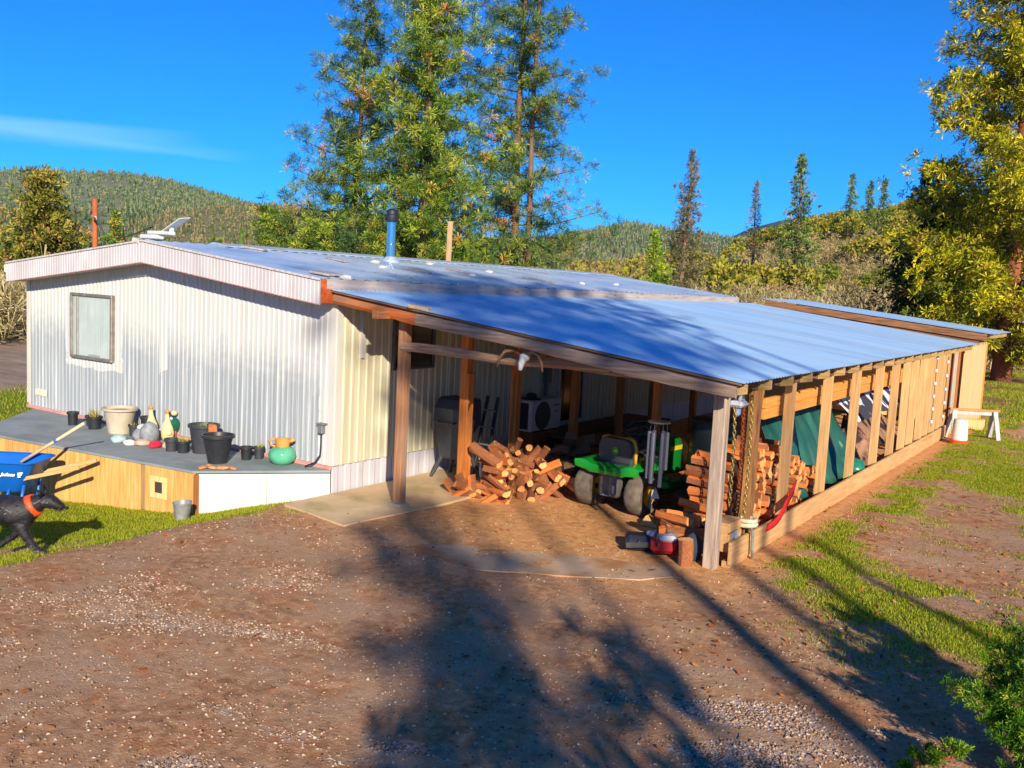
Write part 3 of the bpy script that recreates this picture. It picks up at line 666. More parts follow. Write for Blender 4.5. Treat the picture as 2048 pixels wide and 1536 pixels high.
rough_bar((3.2, .27, 1.93), (5.0, .38, 1.82), .09, .11, 10, .01).build('header_log', logx, lean, math.radians(35))
MB().box((1.42, -.13, lz(1.42)+.02), (.26, .14, .045), Matrix.Rotation(.1187, 3, 'Y') @ Matrix.Rotation(.3, 3, 'Z'), .012).build('roof_stone', plain('weight_stone', srgb(200, 176, 150), .9, var=.2), lean)
# inner row of posts with the beam they carry
MB().bar((.93, -.34, 2.33), (.93, 14.3, 2.33), .09, .10).build('beam', wood('beam_wood', srgb(150, 96, 60), srgb(196, 134, 92), 'y'), lean)
for i, y in enumerate((.13, 1.34, 2.52, 4.2, 5.73, 7.03, 8.9, 10.8, 12.7)):
    m = MB(); m.box((1.0+.04*(i > 0), y, 1.12), (.115, .115, 2.36), ch=.006)
    o = m.build('post', wood('front_post', srgb(146, 96, 62), srgb(190, 140, 98), 'z', .85, .03, .5, c3=srgb(140, 124, 112), c3lo=.5, c3hi=.66) if i == 0 else post_o, lean)
    if i == 1: MB().box((1.115, y-.01, .80), (.035, .12, 1.56), ch=.004).build('splice_board', post_o, o)
MB().box((1.0, .13, .02), (.20, .20, .07), ch=.015).build('post_footing', mottled('footing', srgb(150, 140, 124), srgb(186, 174, 154), 8), lean)
# corner post, burnt-looking rough post, studs, plates
MB().box((4.865, .46, .92), (.135, .12, 1.90), ch=.008).build('corner_post', wood('corner_post_wood', srgb(142, 122, 108), srgb(192, 172, 152), 'z', .85, .03, .5, c3=srgb(84, 76, 74), c3lo=.55, c3hi=.7), lean)
rough_bar((4.93, 1.17, .1), (4.95, 1.15, 1.98), .15, .15, 16, .010, False, 10).build('rough_post', wood('rough_post_wood', srgb(84, 60, 42), srgb(160, 112, 68), 'z', .95, .05, 1.0, c3=srgb(196, 134, 74), c3lo=.55, c3hi=.7), lean)
for i, y in enumerate((2.44, 3.97, 5.48, 6.87, 8.08, 8.90, 9.68, 10.4, 11.06, 11.7, 12.3, 12.95)):
    MB().box((4.93+.012*(i % 2), y, 1.02), (.125, .045, 1.86), Matrix.Rotation(random.uniform(-.012, .012), 3, 'X'), .004).build('stud', fresh, lean)
for a, b in ((.53, 5.0), (5.0, 9.3), (9.3, 13.9)):
    MB().bar((5.03, a+.003, .15), (5.03, b-.003, .15), .036, .235).build('bottom_plank', freshy, lean)
MB().bar((4.99, .55, .028), (4.99, 3.4, .028), .09, .07).build('ground_plank', freshy, lean)
MB().bar((4.98, 3.6, .02), (4.98, 13.9, .02), .09, .09).build('ground_plank', freshy, lean)
plate = wood('plate_beam', srgb(206, 128, 52), srgb(234, 164, 84), 'y', .75, .05, .2)
for z, x in ((1.545, 4.775), (1.42, 4.770)):
    MB().bar((x, 2.0, z), (x, 13.6, z), .05, .12).build('plate_beam', plate, lean)
for i in range(21):
    y = .02+i*.69
    m = MB(); m.bar((.09, y, lz(.09)-.088), (5.14, y, lz(5.14)-.088), .045, .14, .003); o = m.build('rafter', dkx, lean)
    x0, x1 = 5.14, 5.265
    MB().prism([(x0, lz(x0)-.157), (x0, lz(x0)-.018), (x1, lz(x1)-.018), (x1, lz(x1)-.12)], 'y', y-.0225, y+.0225).build('rafter_tail', tailx, o)
MB().bar((2.9, .2, lz(2.9)-.22), (2.9, 14.3, lz(2.9)-.22), .09, .13).build('beam', MATS['beam_wood'], lean)
for y in (3.2, 7.4, 11.5): MB().box((2.9, y, .98), (.1, .1, 1.98), ch=.005).build('post', post_o, lean)

# ------------------------------------------------------------------ plywood shed behind the lean-to
def szf(x): return 2.725-.1014*x
shed = thing('back_shed', 'plywood shed with low metal roof at the far end of the open shed', 'shed', (0, 0, 0))
plyw = wood('pale_plywood', srgb(214, 172, 116), srgb(236, 204, 150), 'z', .75, .05, .15, c3=srgb(196, 130, 74), c3lo=.6, c3hi=.78)
ss = sheet_mesh('roof_sheet', .25, 5.55, szf, .864, .108, .010, MATS['leanto_roof'], 3)
for i in range(4): obj('roof_sheet', ss, None, shed, (0, 14.78+.80*i, .012+.003*(i % 2)))
MB().bar((.30, 14.82, szf(.3)-.085), (5.40, 14.82, szf(5.4)-.085), .04, .15).build('fascia_board', wood('shed_fascia', srgb(104, 70, 48), srgb(164, 116, 80), 'x', .85, .05, .5), shed)
MB().bar((.35, 14.87, szf(.35)-.22), (5.25, 14.87, szf(5.25)-.22), .04, .10).build('fascia_board', dkx, shed)
for x in (.9, 2.0, 3.2, 4.4): MB().box((x, 14.96, szf(x)-.3), (.05, .1, .5), ch=.003).build('stud', fresh, shed)
MB().prism([(.35, .1), (5.05, .1), (5.05, szf(5.05)-.06), (.35, szf(.35)-.06)], 'y', 15.03, 15.08).build('front_wall', plyw, shed)
for a, b in ((13.98, 15.2), (15.2, 16.42), (16.42, 17.3)):
    MB().box((5.10, (a+b)/2, .98), (.018, b-a-.006, 1.86 if b < 14.9 else 1.92), ch=.002).build('plywood_panel', plyw, shed)
MB().box((5.115, 17.3, .98), (.05, .05, 1.95), ch=.003).build('corner_board', wood('shed_corner', srgb(206, 110, 44), srgb(228, 150, 80), 'z'), shed)
MB().prism([(.35, .1), (5.05, .1), (5.05, szf(5.05)-.06), (.35, szf(.35)-.06)], 'y', 17.26, 17.29).build('back_wall', plyw, shed)
MB().box((4.98, 13.72, .98), (.04, .42, 1.8), Matrix.Rotation(-.25, 3, 'Z'), .003).build('door', wood('brown_door', srgb(140, 84, 48), srgb(176, 112, 66), 'z'), shed)
MB().box((5.03, 13.45, .98), (.06, .045, 1.8), ch=.003).build('door_post', wood('grey_door_post', srgb(170, 160, 146), srgb(206, 196, 178), 'z'), shed)
for i in range(8): MB().box((5.42, 14.95+i*.34, szf(5.42)-.05), (.2, .05, .09), ch=.003).build('rafter_tail', tailx, shed)
MB().box((5.25, 15.0, .12), (.5, .35, .22), ch=.01).build('step_box', plyw, shed)

# timber porch floor inside the shed, in front of the house door
porch = thing('porch_floor', 'low brown timber porch floor in front of the house door', 'porch', (0.5, 6.3, 0))
pw_ = wood('porch_plank', srgb(92, 66, 48), srgb(140, 106, 80), 'y', .85, .15, .4)
for i in range(6): MB().box((-.40+i*.155, 0, .33), (.148, 3.6, .035), ch=.004).build('plank', pw_, porch)
MB().box((.45, 0, .15), (.03, 3.6, .30), ch=.003).build('riser', pw_, porch)
MB().box((.45, -1.0, .1), (.30, 1.1, .18), ch=.005).build('step', wood('reddish_step', srgb(120, 66, 44), srgb(158, 94, 64), 'y'), porch)
# ------------------------------------------------------------------ things on the platform
blackp = plain('black_plastic', srgb(46, 48, 54), .42, var=.2, scale=12)
greyp = plain('charcoal_plastic', srgb(62, 64, 70), .5, var=.18, scale=10)
soil = mottled('potting_soil', srgb(60, 42, 30), srgb(104, 76, 54), 30)
def tuft(mb, c, n, h, spread, w=.012):
    for i in range(n):
        a = random.uniform(0, 6.28); r = random.uniform(0, spread*.5); l = h*random.uniform(.5, 1.1); b = random.uniform(0, 6.28); s = spread*random.uniform(.3, 1.2)
        p = Vector(c)+Vector((math.cos(a)*r, math.sin(a)*r, 0)); q = p+Vector((math.cos(a)*s*.5, math.sin(a)*s*.5, l*.7)); e = p+Vector((math.cos(a)*s, math.sin(a)*s, l*random.uniform(.7, 1.1)))
        d = Vector((math.cos(b)*w, math.sin(b)*w, 0)); mb.add([p-d*.5, p+d*.5, q+d*.6, q-d*.6, e], [(0, 1, 2, 3), (3, 2, 4)])
    return mb
dryg = island('dry_stalks', [(0, srgb(150, 120, 60)), (.5, srgb(196, 172, 96)), (1, srgb(128, 132, 48))], .8, .2)
greenp = island('pot_greens', [(0, srgb(90, 130, 40)), (.6, srgb(150, 176, 60)), (1, srgb(190, 190, 90))], .7, .2)
def pot(label, x, y, rt, rb, h, mat, plant=None, pm=None, rim=.012, group=None, z=DZ, ph=.12, pn=16, nm='plant_pot'):
    o = thing(nm, label, 'pot', (x, y, z), group)
    MB().lathe([(0, .0), (rb, 0), (rb*1.01, .01), (rt*.97, h-.035), (rt+rim, h-.035), (rt+rim, h), (rt-.004, h), (rt*.93, h-.05), (0, h-.055)], n=26).build('body', mat, o, math.radians(35))
    MB().lathe([(0, h-.05), (rt*.93, h-.046)], n=20).build('soil', soil, o)
    if plant: tuft(MB(), (0, 0, h-.06), pn, ph+.05, rt*.9).build('plant', pm or dryg, o, fix=False)
    return o
pot('small black plant pot nearest the left end of the platform', -4.95, -.46, .075, .065, .20, blackp)
pot('black plant pot half hidden behind the pot of dry straw grass', -4.72, -.30, .085, .07, .16, greyp, group=None)
pot('black pot of dry straw coloured grass left of the big tan planter', -4.45, -.42, .10, .085, .19, blackp, 'p', dryg, ph=.14, pn=34)
pot('large tan planter with wide rim among the pots', -3.95, -.34, .225, .16, .37, mottled('tan_resin', srgb(170, 158, 136), srgb(200, 188, 164), 4, rough=.6, c3=srgb(190, 140, 72), c3lo=.66, c3hi=.8), None, rim=.025)
pot('round dark pot tucked behind the right rim of the tan planter', -3.62, -.12, .09, .08, .26, blackp)
pot('small black pot of dry stalks between tan planter and first goose', -3.58, -.36, .07, .06, .17, greyp, 'p', dryg, ph=.05, pn=14)
pot('grey black pot left of the pot of succulents', -2.30, -.67, .085, .07, .17, greyp)
pot('black pot of green succulents in front of the two tubs', -2.12, -.62, .085, .07, .16, blackp, 'p', greenp, ph=.06, pn=30)
pot('tall black tub standing behind the foremost tub', -1.96, -.42, .19, .14, .38, greyp, 'p', greenp, ph=.03, pn=22, rim=.018)
pot('foremost and largest black tub on the platform', -1.30, -.72, .19, .12, .36, blackp, None, rim=.02)
pot('black pot in the shadow right of the large black tub', -1.22, -.33, .075, .06, .17, blackp)
pot('small black pot with green shoots beside the green pitcher', -1.16, -.17, .065, .055, .16, greyp, 'p', greenp, ph=.07, pn=14)
# peeling basket liner in the tub
tag(MB().box((0, 0, 0), (.13, .05, .12), Matrix.Rotation(.3, 3, 'Z'), .02).build('coir_liner', mottled('coir', srgb(160, 84, 40), srgb(206, 130, 74), 20), None, False, (-1.72, -.47, DZ+.35)), 'rust brown coir clump in the top of the rear tub', 'coir clump')
# geese and birds
def goose(label, x, y, h, rz, body, head, lean=.03):
    g = thing('goose_figurine', label, 'figurine', (x, y, DZ), 'goose figurines by the wall', rz); s = h/.46
    path = [(0, 0, 0), (0, 0, .05), (-.01, 0, .12), (-.005, 0, .19), (.01, 0, .26), (.02, 0, .33), (.03, 0, .385)]
    MB().tube([(a*s, b*s, c*s) for a, b, c in path], [r*s for r in (.055, .085, .092, .075, .048, .030, .026)], 16).build('body', body, g, True)
    MB().ball((-.07*s, 0, .12*s), (.06*s, .05*s, .04*s)).build('tail', body, g, True)
    MB().ball((.042*s, 0, .41*s), (.042*s, .034*s, .034*s)).build('head', head, g, True)
    MB().tube([(.07*s, 0, .405*s), (.125*s, 0, .39*s)], [.018*s, .005*s], 8).build('beak', plain('beak_ochre', srgb(196, 140, 62), .6), g, True)
    MB().tube([(.01*s, .0, -.0), (.02*s, .0, .015*s)], [.06*s, .05*s], 12).build('base', body, g, True)
creamp = mottled('goose_cream', srgb(206, 184, 122), srgb(232, 216, 166), 14, rough=.5)
ochre = mottled('goose_ochre', srgb(176, 116, 54), srgb(206, 150, 80), 20)
goose('cream goose figurine with raised head beside the tan planter', -3.40, -.20, .46, 2.9, creamp, ochre)
goose('cream goose figurine with ochre head left of the black tubs', -2.98, -.24, .45, 2.7, creamp, ochre)
goose('white goose figurine standing behind the two cream geese', -3.20, -.10, .40, .4, plain('goose_white', srgb(206, 212, 214), .5), plain('goose_dark', srgb(64, 56, 60), .6))
d_ = thing('duck_figurine', 'dark green mallard figurine with white collar behind the cream geese', 'figurine', (-3.05, -.10, DZ))
MB().ball((0, 0, .2), (.07, .11, .12)).build('body', plain('mallard_green', srgb(24, 112, 86), .3, var=.3), d_, True)
MB().ball((.02, -.05, .3), (.03, .03, .025)).build('collar', plain('goose_white', srgb(206, 212, 214), .5), d_, True)
MB().ball((.0, .02, .37), (.045, .05, .04)).build('head', plain('pale_head', srgb(206, 200, 160), .6), d_, True)
MB().tube([(0, 0, 0), (0, 0, .12)], [.06, .05], 12).build('base', mottled('terracotta', srgb(176, 96, 60), srgb(206, 130, 90), 12), d_, True)
def rock(label, x, y, r, mat, cat='stone', nm='stone', group=None, sq=(1, .8, .6), z=DZ):
    m = MB(); m.ball((0, 0, r*sq[2]*.8), (r*sq[0], r*sq[1], r*sq[2]), 11, 8, jit=.10)
    o = m.build(nm, mat, None, True, (x, y, z)); o.rotation_euler = (0, 0, random.uniform(0, 6)); tag(o, label, cat, group); return o
gst_ = mottled('grey_stone', srgb(112, 118, 124), srgb(160, 164, 168), 12, rough=.85)
rock('largest blue grey rock in front of the geese', -3.02, -.50, .16, gst_, sq=(.9, .8, 1.0))
rock('round grey rock leaning against the larger blue grey rock', -3.18, -.52, .13, gst_, sq=(1, .8, .8))
rock('speckled rock on top of the small rock pile', -3.20, -.50, .07, mottled('pale_stone', srgb(186, 176, 166), srgb(226, 220, 212), 20), z=DZ+.16)
rock('flat tan stone with rusty lower edge in front of the rocks', -2.86, -.72, .10, mottled('tan_stone', srgb(166, 128, 96), srgb(196, 182, 164), 9), sq=(1.2, .7, .5))
rock('white quartz stone right of the iridescent shell', -3.00, -.82, .085, plain('quartz', srgb(232, 230, 232), .5, var=.06), sq=(1.1, .7, .5))
t = NT('abalone'); c = t.ramp(t.noise(t.coord('Object'), 9, 4), [(.3, srgb(150, 206, 206)), (.5, srgb(206, 224, 226)), (.7, srgb(190, 214, 176))]); t.base(c); t.set(.2, .2, .6)
rock('iridescent pale blue shell lying on the felt', -3.28, -.80, .14, t.m, 'shell', 'abalone_shell', sq=(1.1, .75, .42))
rock('crumpled red cloth on the platform by the rocks', -2.63, -.68, .105, mottled('red_cloth', srgb(196, 22, 52), srgb(232, 48, 76), 14), 'cloth', 'red_cloth', sq=(1.1, .7, .5))
rock('small tan ball beside the crumpled red cloth', -2.50, -.62, .045, mottled('tan_stone', srgb(166, 128, 96), srgb(196, 182, 164), 9), 'ball', 'clay_ball', sq=(1, 1, 1))
# green pitcher with ochre neck
pt = thing('pitcher', 'squat green glazed pitcher with ochre neck and handle', 'pitcher', (-.70, -.19, DZ))
MB().lathe([(0, 0), (.10, 0), (.155, .05), (.178, .11), (.165, .17), (.12, .215), (.085, .225)], n=32).build('belly', mottled('green_glaze', srgb(70, 158, 120), srgb(104, 186, 148), 6, rough=.15, bump=.04), pt, True)
MB().lathe([(.085, .215), (.085, .24), (.10, .32), (.10, .325), (.088, .32), (.075, .24), (0, .23)], n=28).build('neck', mottled('ochre_clay', srgb(196, 128, 58), srgb(222, 160, 92), 9, rough=.6), pt, True)
MB().tube([(-.075, -.05, .225), (-.13, -.09, .235), (-.145, -.10, .28), (-.12, -.08, .315), (-.08, -.05, .315)], .016, 8).build('handle', MATS['ochre_clay'], pt, True)
MB().tube([(.08, .05, .30), (.13, .085, .325)], [.03, .02], 8).build('spout', MATS['ochre_clay'], pt, True)
# bits at the platform edge
for i, (x, y, s) in enumerate(((-1.02, -1.02, .06), (-.92, -.96, .075), (-1.10, -1.10, .06), (-.84, -.86, .05), (-1.16, -.96, .045))):
    o = MB().ball((0, 0, s*.3), (s*1.3, s*.8, s*.35), 9, 6, jit=.2).build('broken_shard', mottled('shard_clay', srgb(186, 110, 66), srgb(222, 170, 120), 15), None, True, (x, y, DZ)); o.rotation_euler = (0, 0, i)
    tag(o, 'orange clay shard on the front corner of the felt platform', 'shard', 'shards at the platform corner')
# galvanised bucket on the grass
bk = thing('bucket', 'grey galvanised bucket on the grass by the white panel', 'bucket', (-.80, -1.62, float(gz(-.80, -1.62))))
MB().lathe([(0, 0), (.075, 0), (.105, .19), (.112, .19), (.112, .205), (.103, .205), (.08, .03), (0, .03)], n=24).build('body', mottled('galvanised', srgb(136, 140, 140), srgb(178, 182, 180), 8, rough=.45, metal=.4), bk, math.radians(35))
MB().tube([(.11*math.cos(a), .11*math.sin(a), .19+.02*math.sin(a*1)) for a in np.linspace(.2, 2.9, 10)], .005, 6).build('handle', MATS['galvanised'], bk)
# ------------------------------------------------------------------ wheelbarrow with a long handle lying in it
HX = Vector((.83, .558, 0)).normalized(); RZ = math.atan2(HX.y, HX.x)
wx, wy = -3.29, -2.30
wb = thing('wheelbarrow', 'blue wheelbarrow with wooden handles at the left edge of the lawn', 'wheelbarrow', (wx, wy, float(gz(wx, wy))), None, RZ)
bluep = plain('blue_tray_paint', srgb(14, 100, 196), .35, var=.08, scale=5)
def ring(z, x0, x1, w, r=.09, n=5):
    p = []
    for cx, cy, a0 in ((x1-r, w-r, 0), (x0+r, w-r, 90), (x0+r, -w+r, 180), (x1-r, -w+r, 270)):
        for i in range(n): a = math.radians(a0+90*i/(n-1)); p.append((cx+r*math.cos(a), cy+r*math.sin(a), z))
    return p
rings = [ring(.30, -.42, .22, .17), ring(.34, -.46, .26, .2), ring(.68, -.64, .43, .31, .12), ring(.70, -.67, .46, .34, .13), ring(.685, -.67, .46, .34, .13), ring(.665, -.63, .42, .30, .12), ring(.35, -.45, .25, .19), ring(.315, -.41, .21, .16)]
m = MB(); n = len(rings[0])
m.add([p for r in rings for p in r], [(i*n+k, i*n+(k+1) % n, (i+1)*n+(k+1) % n, (i+1)*n+k) for i in range(len(rings)-1) for k in range(n)]+[tuple(range(n))[::-1], tuple((len(rings)-1)*n+k for k in range(n))])
tray = m.build('tray', bluep, wb, math.radians(30))
hw = wood('barrow_handle', srgb(186, 140, 84), srgb(222, 182, 126), 'x', .7, .02, .2)
for y in (-.21, .21): MB().bar((-.95, y*.55, .16), (.98, y*1.15, .66), .04, .045).build('handle', hw, wb)
for y in (-.2, .2):
    MB().tube([(.10, y, .34), (.02, y, .03), (.12, y, .012), (.22, y, .03), (.28, y, .40)], .02, 8).build('leg', bluep, wb, True)
MB().torus((-.95, 0, .19), .14, .05, 'y', 24, 10).build('wheel', blackp, wb, True)
MB().bar((-.95, -.13, .19), (-.95, .13, .19), .02, .02).build('axle', MATS['galvanised'], wb)
def text_mesh(s, size, name='letters', shear=.25, extrude=.001):
    cu = bpy.data.curves.new(name, 'FONT'); cu.body = s; cu.size = size; cu.shear = shear; cu.extrude = extrude; cu.align_x = 'CENTER'; cu.align_y = 'CENTER'; cu.offset = .004*size/.1
    o = bpy.data.objects.new(name, cu); COL.objects.link(o); dg = bpy.context.evaluated_depsgraph_get(); me = bpy.data.meshes.new_from_object(o.evaluated_get(dg)); bpy.data.objects.remove(o); bpy.data.curves.remove(cu); return me
whitel = plain('white_lettering', srgb(240, 242, 246), .6, var=.02)
lt = obj('letters', text_mesh('Jackson', .056), whitel, tray, (.13, -.2885, .54)); lt.rotation_euler = (math.radians(90-19.5), 0, 0)
MB().add([(0, 0, .012), (.05, 0, .012), (.062, 0, .05), (-.004, 0, .05)], [(0, 1, 2, 3)]).add([(.006, 0, -.014), (.05, 0, -.01), (.034, 0, .004), (.008, 0, .004)], [(0, 1, 2, 3)]).build('emblem', whitel, tray, fix=False, loc=(.245, -.2885, .525)).rotation_euler = (math.radians(-19.5), 0, 0)
sh = thing('long_handled_tool', 'long pale wooden tool handle with blue tape resting in the wheelbarrow', 'tool', (0, 0, 0))
MB().tube([(-3.38, -2.10, .20), (-2.95, -1.83, .54), (-2.70, -1.667, .74)], [.021, .020, .021], 10).build('handle', wood('pale_handle', srgb(206, 176, 132), srgb(232, 206, 164), 'x', .6, .02, .1), sh, True)
MB().tube([(-3.02, -1.873, .485), (-2.99, -1.855, .508)], .0235, 10).build('blue_tape', plain('blue_tape', srgb(40, 120, 200), .5), sh, True)
# ------------------------------------------------------------------ the dog
def skin_obj(name, verts, edges, mat, parent, levels=2, root=0):
    me = bpy.data.meshes.new(name); me.from_pydata([v[:3] for v in verts], edges, []); o = obj(name, me, mat, parent)
    sk = o.modifiers.new('skin', 'SKIN'); sk.use_smooth_shade = True
    if not me.skin_vertices: me.skin_vertices.new()
    for i, v in enumerate(verts):
        r = v[3] if hasattr(v[3], '__len__') else (v[3], v[3]); me.skin_vertices[0].data[i].radius = r; me.skin_vertices[0].data[i].use_root = (i == root)
    sb = o.modifiers.new('sub', 'SUBSURF'); sb.levels = levels; sb.render_levels = levels
    return o
dx, dy = -.68, -3.59
dog = thing('dog', 'black dog with orange collar walking across the lawn', 'dog', (dx, dy, float(gz(dx+.2, dy+.1))-.005), None, math.atan2(.558, .83))
dog.scale = (.95, .95, .95)
fur = mottled('black_fur', srgb(18, 17, 20), srgb(52, 48, 52), 9, (1, 1, 1), .55, 0, .5, 60, .4, c3=srgb(110, 100, 104), c3lo=.64, c3hi=.8, c3scale=4)
V_ = [(-.30, 0, .445, (.135, .135)), (-.12, 0, .43, (.15, .165)), (.02, 0, .415, (.15, .20)), (.11, 0, .475, (.115, .14)), (.185, 0, .535, (.082, .092)), (.265, 0, .565, (.088, .086)), (.325, 0, .555, (.080, .080)), (.395, 0, .515, (.052, .050)), (.465, 0, .485, (.042, .038)),
      (-.50, 0, .46, (.135, .15)), (-.64, 0, .45, (.11, .13)), (-.78, 0, .50, .034), (-.90, 0, .58, .026), (-.98, 0, .68, .016),
      (.05, -.085, .34, .098), (.075, -.09, .245, .060), (.165, -.09, .125, .036), (.235, -.09, .045, .030), (.315, -.09, .030, .038),
      (.03, .085, .34, .09), (-.03, .09, .24, .055), (-.12, .09, .135, .034), (-.205, .09, .075, .028), (-.265, .09, .030, .034),
      (-.58, -.095, .37, .115), (-.52, -.10, .26, .066), (-.66, -.10, .17, .036), (-.63, -.10, .055, .028), (-.56, -.10, .030, .036),
      (-.60, .095, .37, .11), (-.64, .10, .26, .062), (-.78, .10, .19, .034), (-.81, .10, .07, .028), (-.75, .10, .03, .034)]
E_ = [(0, 1), (1, 2), (2, 3), (3, 4), (4, 5), (5, 6), (6, 7), (7, 8), (0, 9), (9, 10), (10, 11), (11, 12), (12, 13), (2, 14), (14, 15), (15, 16), (16, 17), (17, 18), (2, 19), (19, 20), (20, 21), (21, 22), (22, 23), (9, 24), (24, 25), (25, 26), (26, 27), (27, 28), (9, 29), (29, 30), (30, 31), (31, 32), (32, 33)]
dbody = skin_obj('body', V_, E_, fur, dog, 2, 1)
bpy.context.view_layer.update(); _dg = bpy.context.evaluated_depsgraph_get(); _ev = dbody.evaluated_get(_dg); _me = _ev.to_mesh()
_n = len(_me.polygons); _ce = np.zeros(_n*3); _no = np.zeros(_n*3); _me.polygons.foreach_get('center', _ce); _me.polygons.foreach_get('normal', _no); _ce = _ce.reshape(-1, 3); _no = _no.reshape(-1, 3); _ev.to_mesh_clear()
_k = rng.integers(0, _n, 15000); _p = _ce[_k]+rng.normal(0, .008, (15000, 3)); _d = _no[_k]*.35+np.array([-.8, 0, -.35])+rng.normal(0, .25, (15000, 3)); _d -= _no[_k]*(np.sum(_d*_no[_k], 1, keepdims=True)-.25); _d /= np.linalg.norm(_d, axis=1, keepdims=True); _s = np.cross(_d, _no[_k])*.0018
_V = np.stack([_p-_s, _p+_s, _p+_d*rng.uniform(.018, .034, (15000, 1))], 1).reshape(-1, 3)
kind(obj('coat', npmesh('coat', _V, np.arange(45000).reshape(-1, 3)), island('coat_hair', [(0, srgb(12, 11, 13)), (.6, srgb(34, 31, 34)), (.9, srgb(66, 60, 62)), (1, srgb(104, 92, 88))], .38, 0, .6), dog), 'stuff')
for s in (-1, 1):
    MB().add([(.225, s*.022, .62), (.285, s*.045, .625), (.245, s*.085, .60), (.20, s*.085, .715)], [(0, 1, 3), (1, 2, 3), (2, 0, 3), (0, 2, 1)]).build('ear', fur, dog, True)
    MB().ball((.365, s*.048, .575), .011, 8, 6).build('eye', plain('dog_eye', srgb(30, 16, 8), .1), dog, True)
MB().ball((.487, 0, .492), (.02, .022, .018), 8, 6).build('nose', plain('dog_nose', srgb(14, 13, 15), .3), dog, True)
m = MB(); axis = Vector((.82, 0, .45)).normalized(); cc = Vector((.142, 0, .505)); y_ = Vector((0, 1, 0)); z_ = axis.cross(y_)
pr = [(.112, -.036), (.108, 0), (.100, .036), (.08, .036), (.09, -.036)]; vs = []; fs = []; N_ = 24
for r, o_ in pr:
    for k in range(N_): a = 2*math.pi*k/N_; vs.append(cc+axis*o_+y_*math.cos(a)*r*.93+z_*math.sin(a)*r*1.12)
for i in range(len(pr)):
    j = (i+1) % len(pr)
    for k in range(N_): fs.append((i*N_+k, i*N_+(k+1) % N_, j*N_+(k+1) % N_, j*N_+k))
m.add(vs, fs).build('collar', plain('orange_webbing', srgb(246, 84, 20), .5, var=.06), dog, True)
# ------------------------------------------------------------------ firewood
def log_mesh(kind_, i):
    random.seed(100+i*7+(0 if kind_ == 'split' else 50)); L = 1.0; seg = 4; vs = []; fs = []; mats = []
    if kind_ == 'split':
        poly = [(-.8, -.62), (.1, -.75), (.85, -.35), (.7, .35), (-.05, .8), (-.7, .3)]
        poly = [(x+random.uniform(-.18, .18), y+random.uniform(-.18, .18)) for x, y in poly]
    else: poly = [(math.cos(a)*random.uniform(.88, 1.08), math.sin(a)*random.uniform(.88, 1.08)) for a in np.linspace(0, 2*math.pi, 11)[:-1]]
    n = len(poly); tw = random.uniform(-.25, .25)
    for s in range(seg+1):
        u = s/seg; a = tw*u
        for x, y in poly:
            j = 1+random.uniform(-.07, .07); X = (x*math.cos(a)-y*math.sin(a))*j; Y = (x*math.sin(a)+y*math.cos(a))*j
            vs.append((L*(u-.5)+(random.uniform(-.02, .02)), X*.5, Y*.5))
    for s in range(seg):
        for k in range(n): fs.append((s*n+k, s*n+(k+1) % n, (s+1)*n+(k+1) % n, (s+1)*n+k)); mats.append(1 if (kind_ == 'round' or k in (0, 5)) else 0)
    fs.append(tuple(range(n))[::-1]); fs.append(tuple(seg*n+k for k in range(n))); mats += [2, 2]
    me = bpy.data.meshes.new('log'); me.from_pydata(vs, [], fs); me.validate()
    for mm in (wood('split_wood', srgb(186, 92, 40), srgb(228, 142, 76), 'x', .8, .2, .7), mottled('firewood_bark', srgb(118, 70, 44), srgb(186, 116, 72), 8, (1, 3, 3), .9, 0, 1.0, rand=.25), mottled('cut_end', srgb(196, 128, 66), srgb(232, 182, 116), 5, (1, 1, 1), .8, rand=.15)): me.materials.append(mm)
    me.polygons.foreach_set('material_index', mats); me.update(); return me
SPLIT = [log_mesh('split', i) for i in range(6)]; ROUND = [log_mesh('round', i) for i in range(3)]
random.seed(21)
def log(p, az, L, w, h, label, group, roll=None, tilt=0, meshes=SPLIT, cat='log', nm='firewood_log'):
    o = obj(nm, random.choice(meshes), None, None, p); o.scale = (L, w, h)
    o.rotation_mode = 'ZYX'; o.rotation_euler = (random.uniform(0, 6.28) if roll is None else roll, tilt, az); tag(o, label, cat, group); return o
hl = 'split orange firewood log in the loose heap beside the second post'
AZ = math.atan2(.56, .83)
for k, (nn, w_) in enumerate(((10, .95), (9, .9), (8, .82), (6, .72), (5, .6), (3, .4))):
    for i in range(nn):
        u = (i/(max(nn-1, 1))-.5)*w_; x = 1.46-.55*u+random.uniform(-.05, .05)+.02*k; y = 1.54+.83*u+random.uniform(-.04, .04)-.02*k
        log((x-.02, y, .06+.085*k), AZ+random.uniform(-.35, .35), random.uniform(.36, .44), random.uniform(.10, .135), random.uniform(.09, .12), hl, 'logs in the loose heap', tilt=random.uniform(-.12, .12))
for i in range(9): log((1.20+random.uniform(-.12, .14), 1.02+i*.035+random.uniform(-.05, .08), .06+.04*(i % 3)), AZ+random.uniform(-.5, .5), random.uniform(.3, .42), .12, .11, hl, 'logs in the loose heap', tilt=random.uniform(-.1, .1))
log((1.48, 1.24, .56), AZ-.25, .50, .14, .14, 'largest round log lying across the top of the loose heap', None, meshes=ROUND, tilt=.1)
sl = 'cut end of a thin round stick in the stack right of the loose heap'
for k in range(7):
    for i in range(7-k//2):
        u = (i-3)*.10+random.uniform(-.02, .02)+.05*(k % 2)
        log((1.80+.83*u*.9-.08*k*.3, 1.70+.56*u*.9+.04*k, .05+.082*k), math.atan2(-.85, .52)+random.uniform(-.12, .12), .42, random.uniform(.075, .11), random.uniform(.075, .105), 'thin round stick stacked end-on right of the loose heap', 'sticks stacked end-on', meshes=ROUND, nm='firewood_stick', cat='stick')
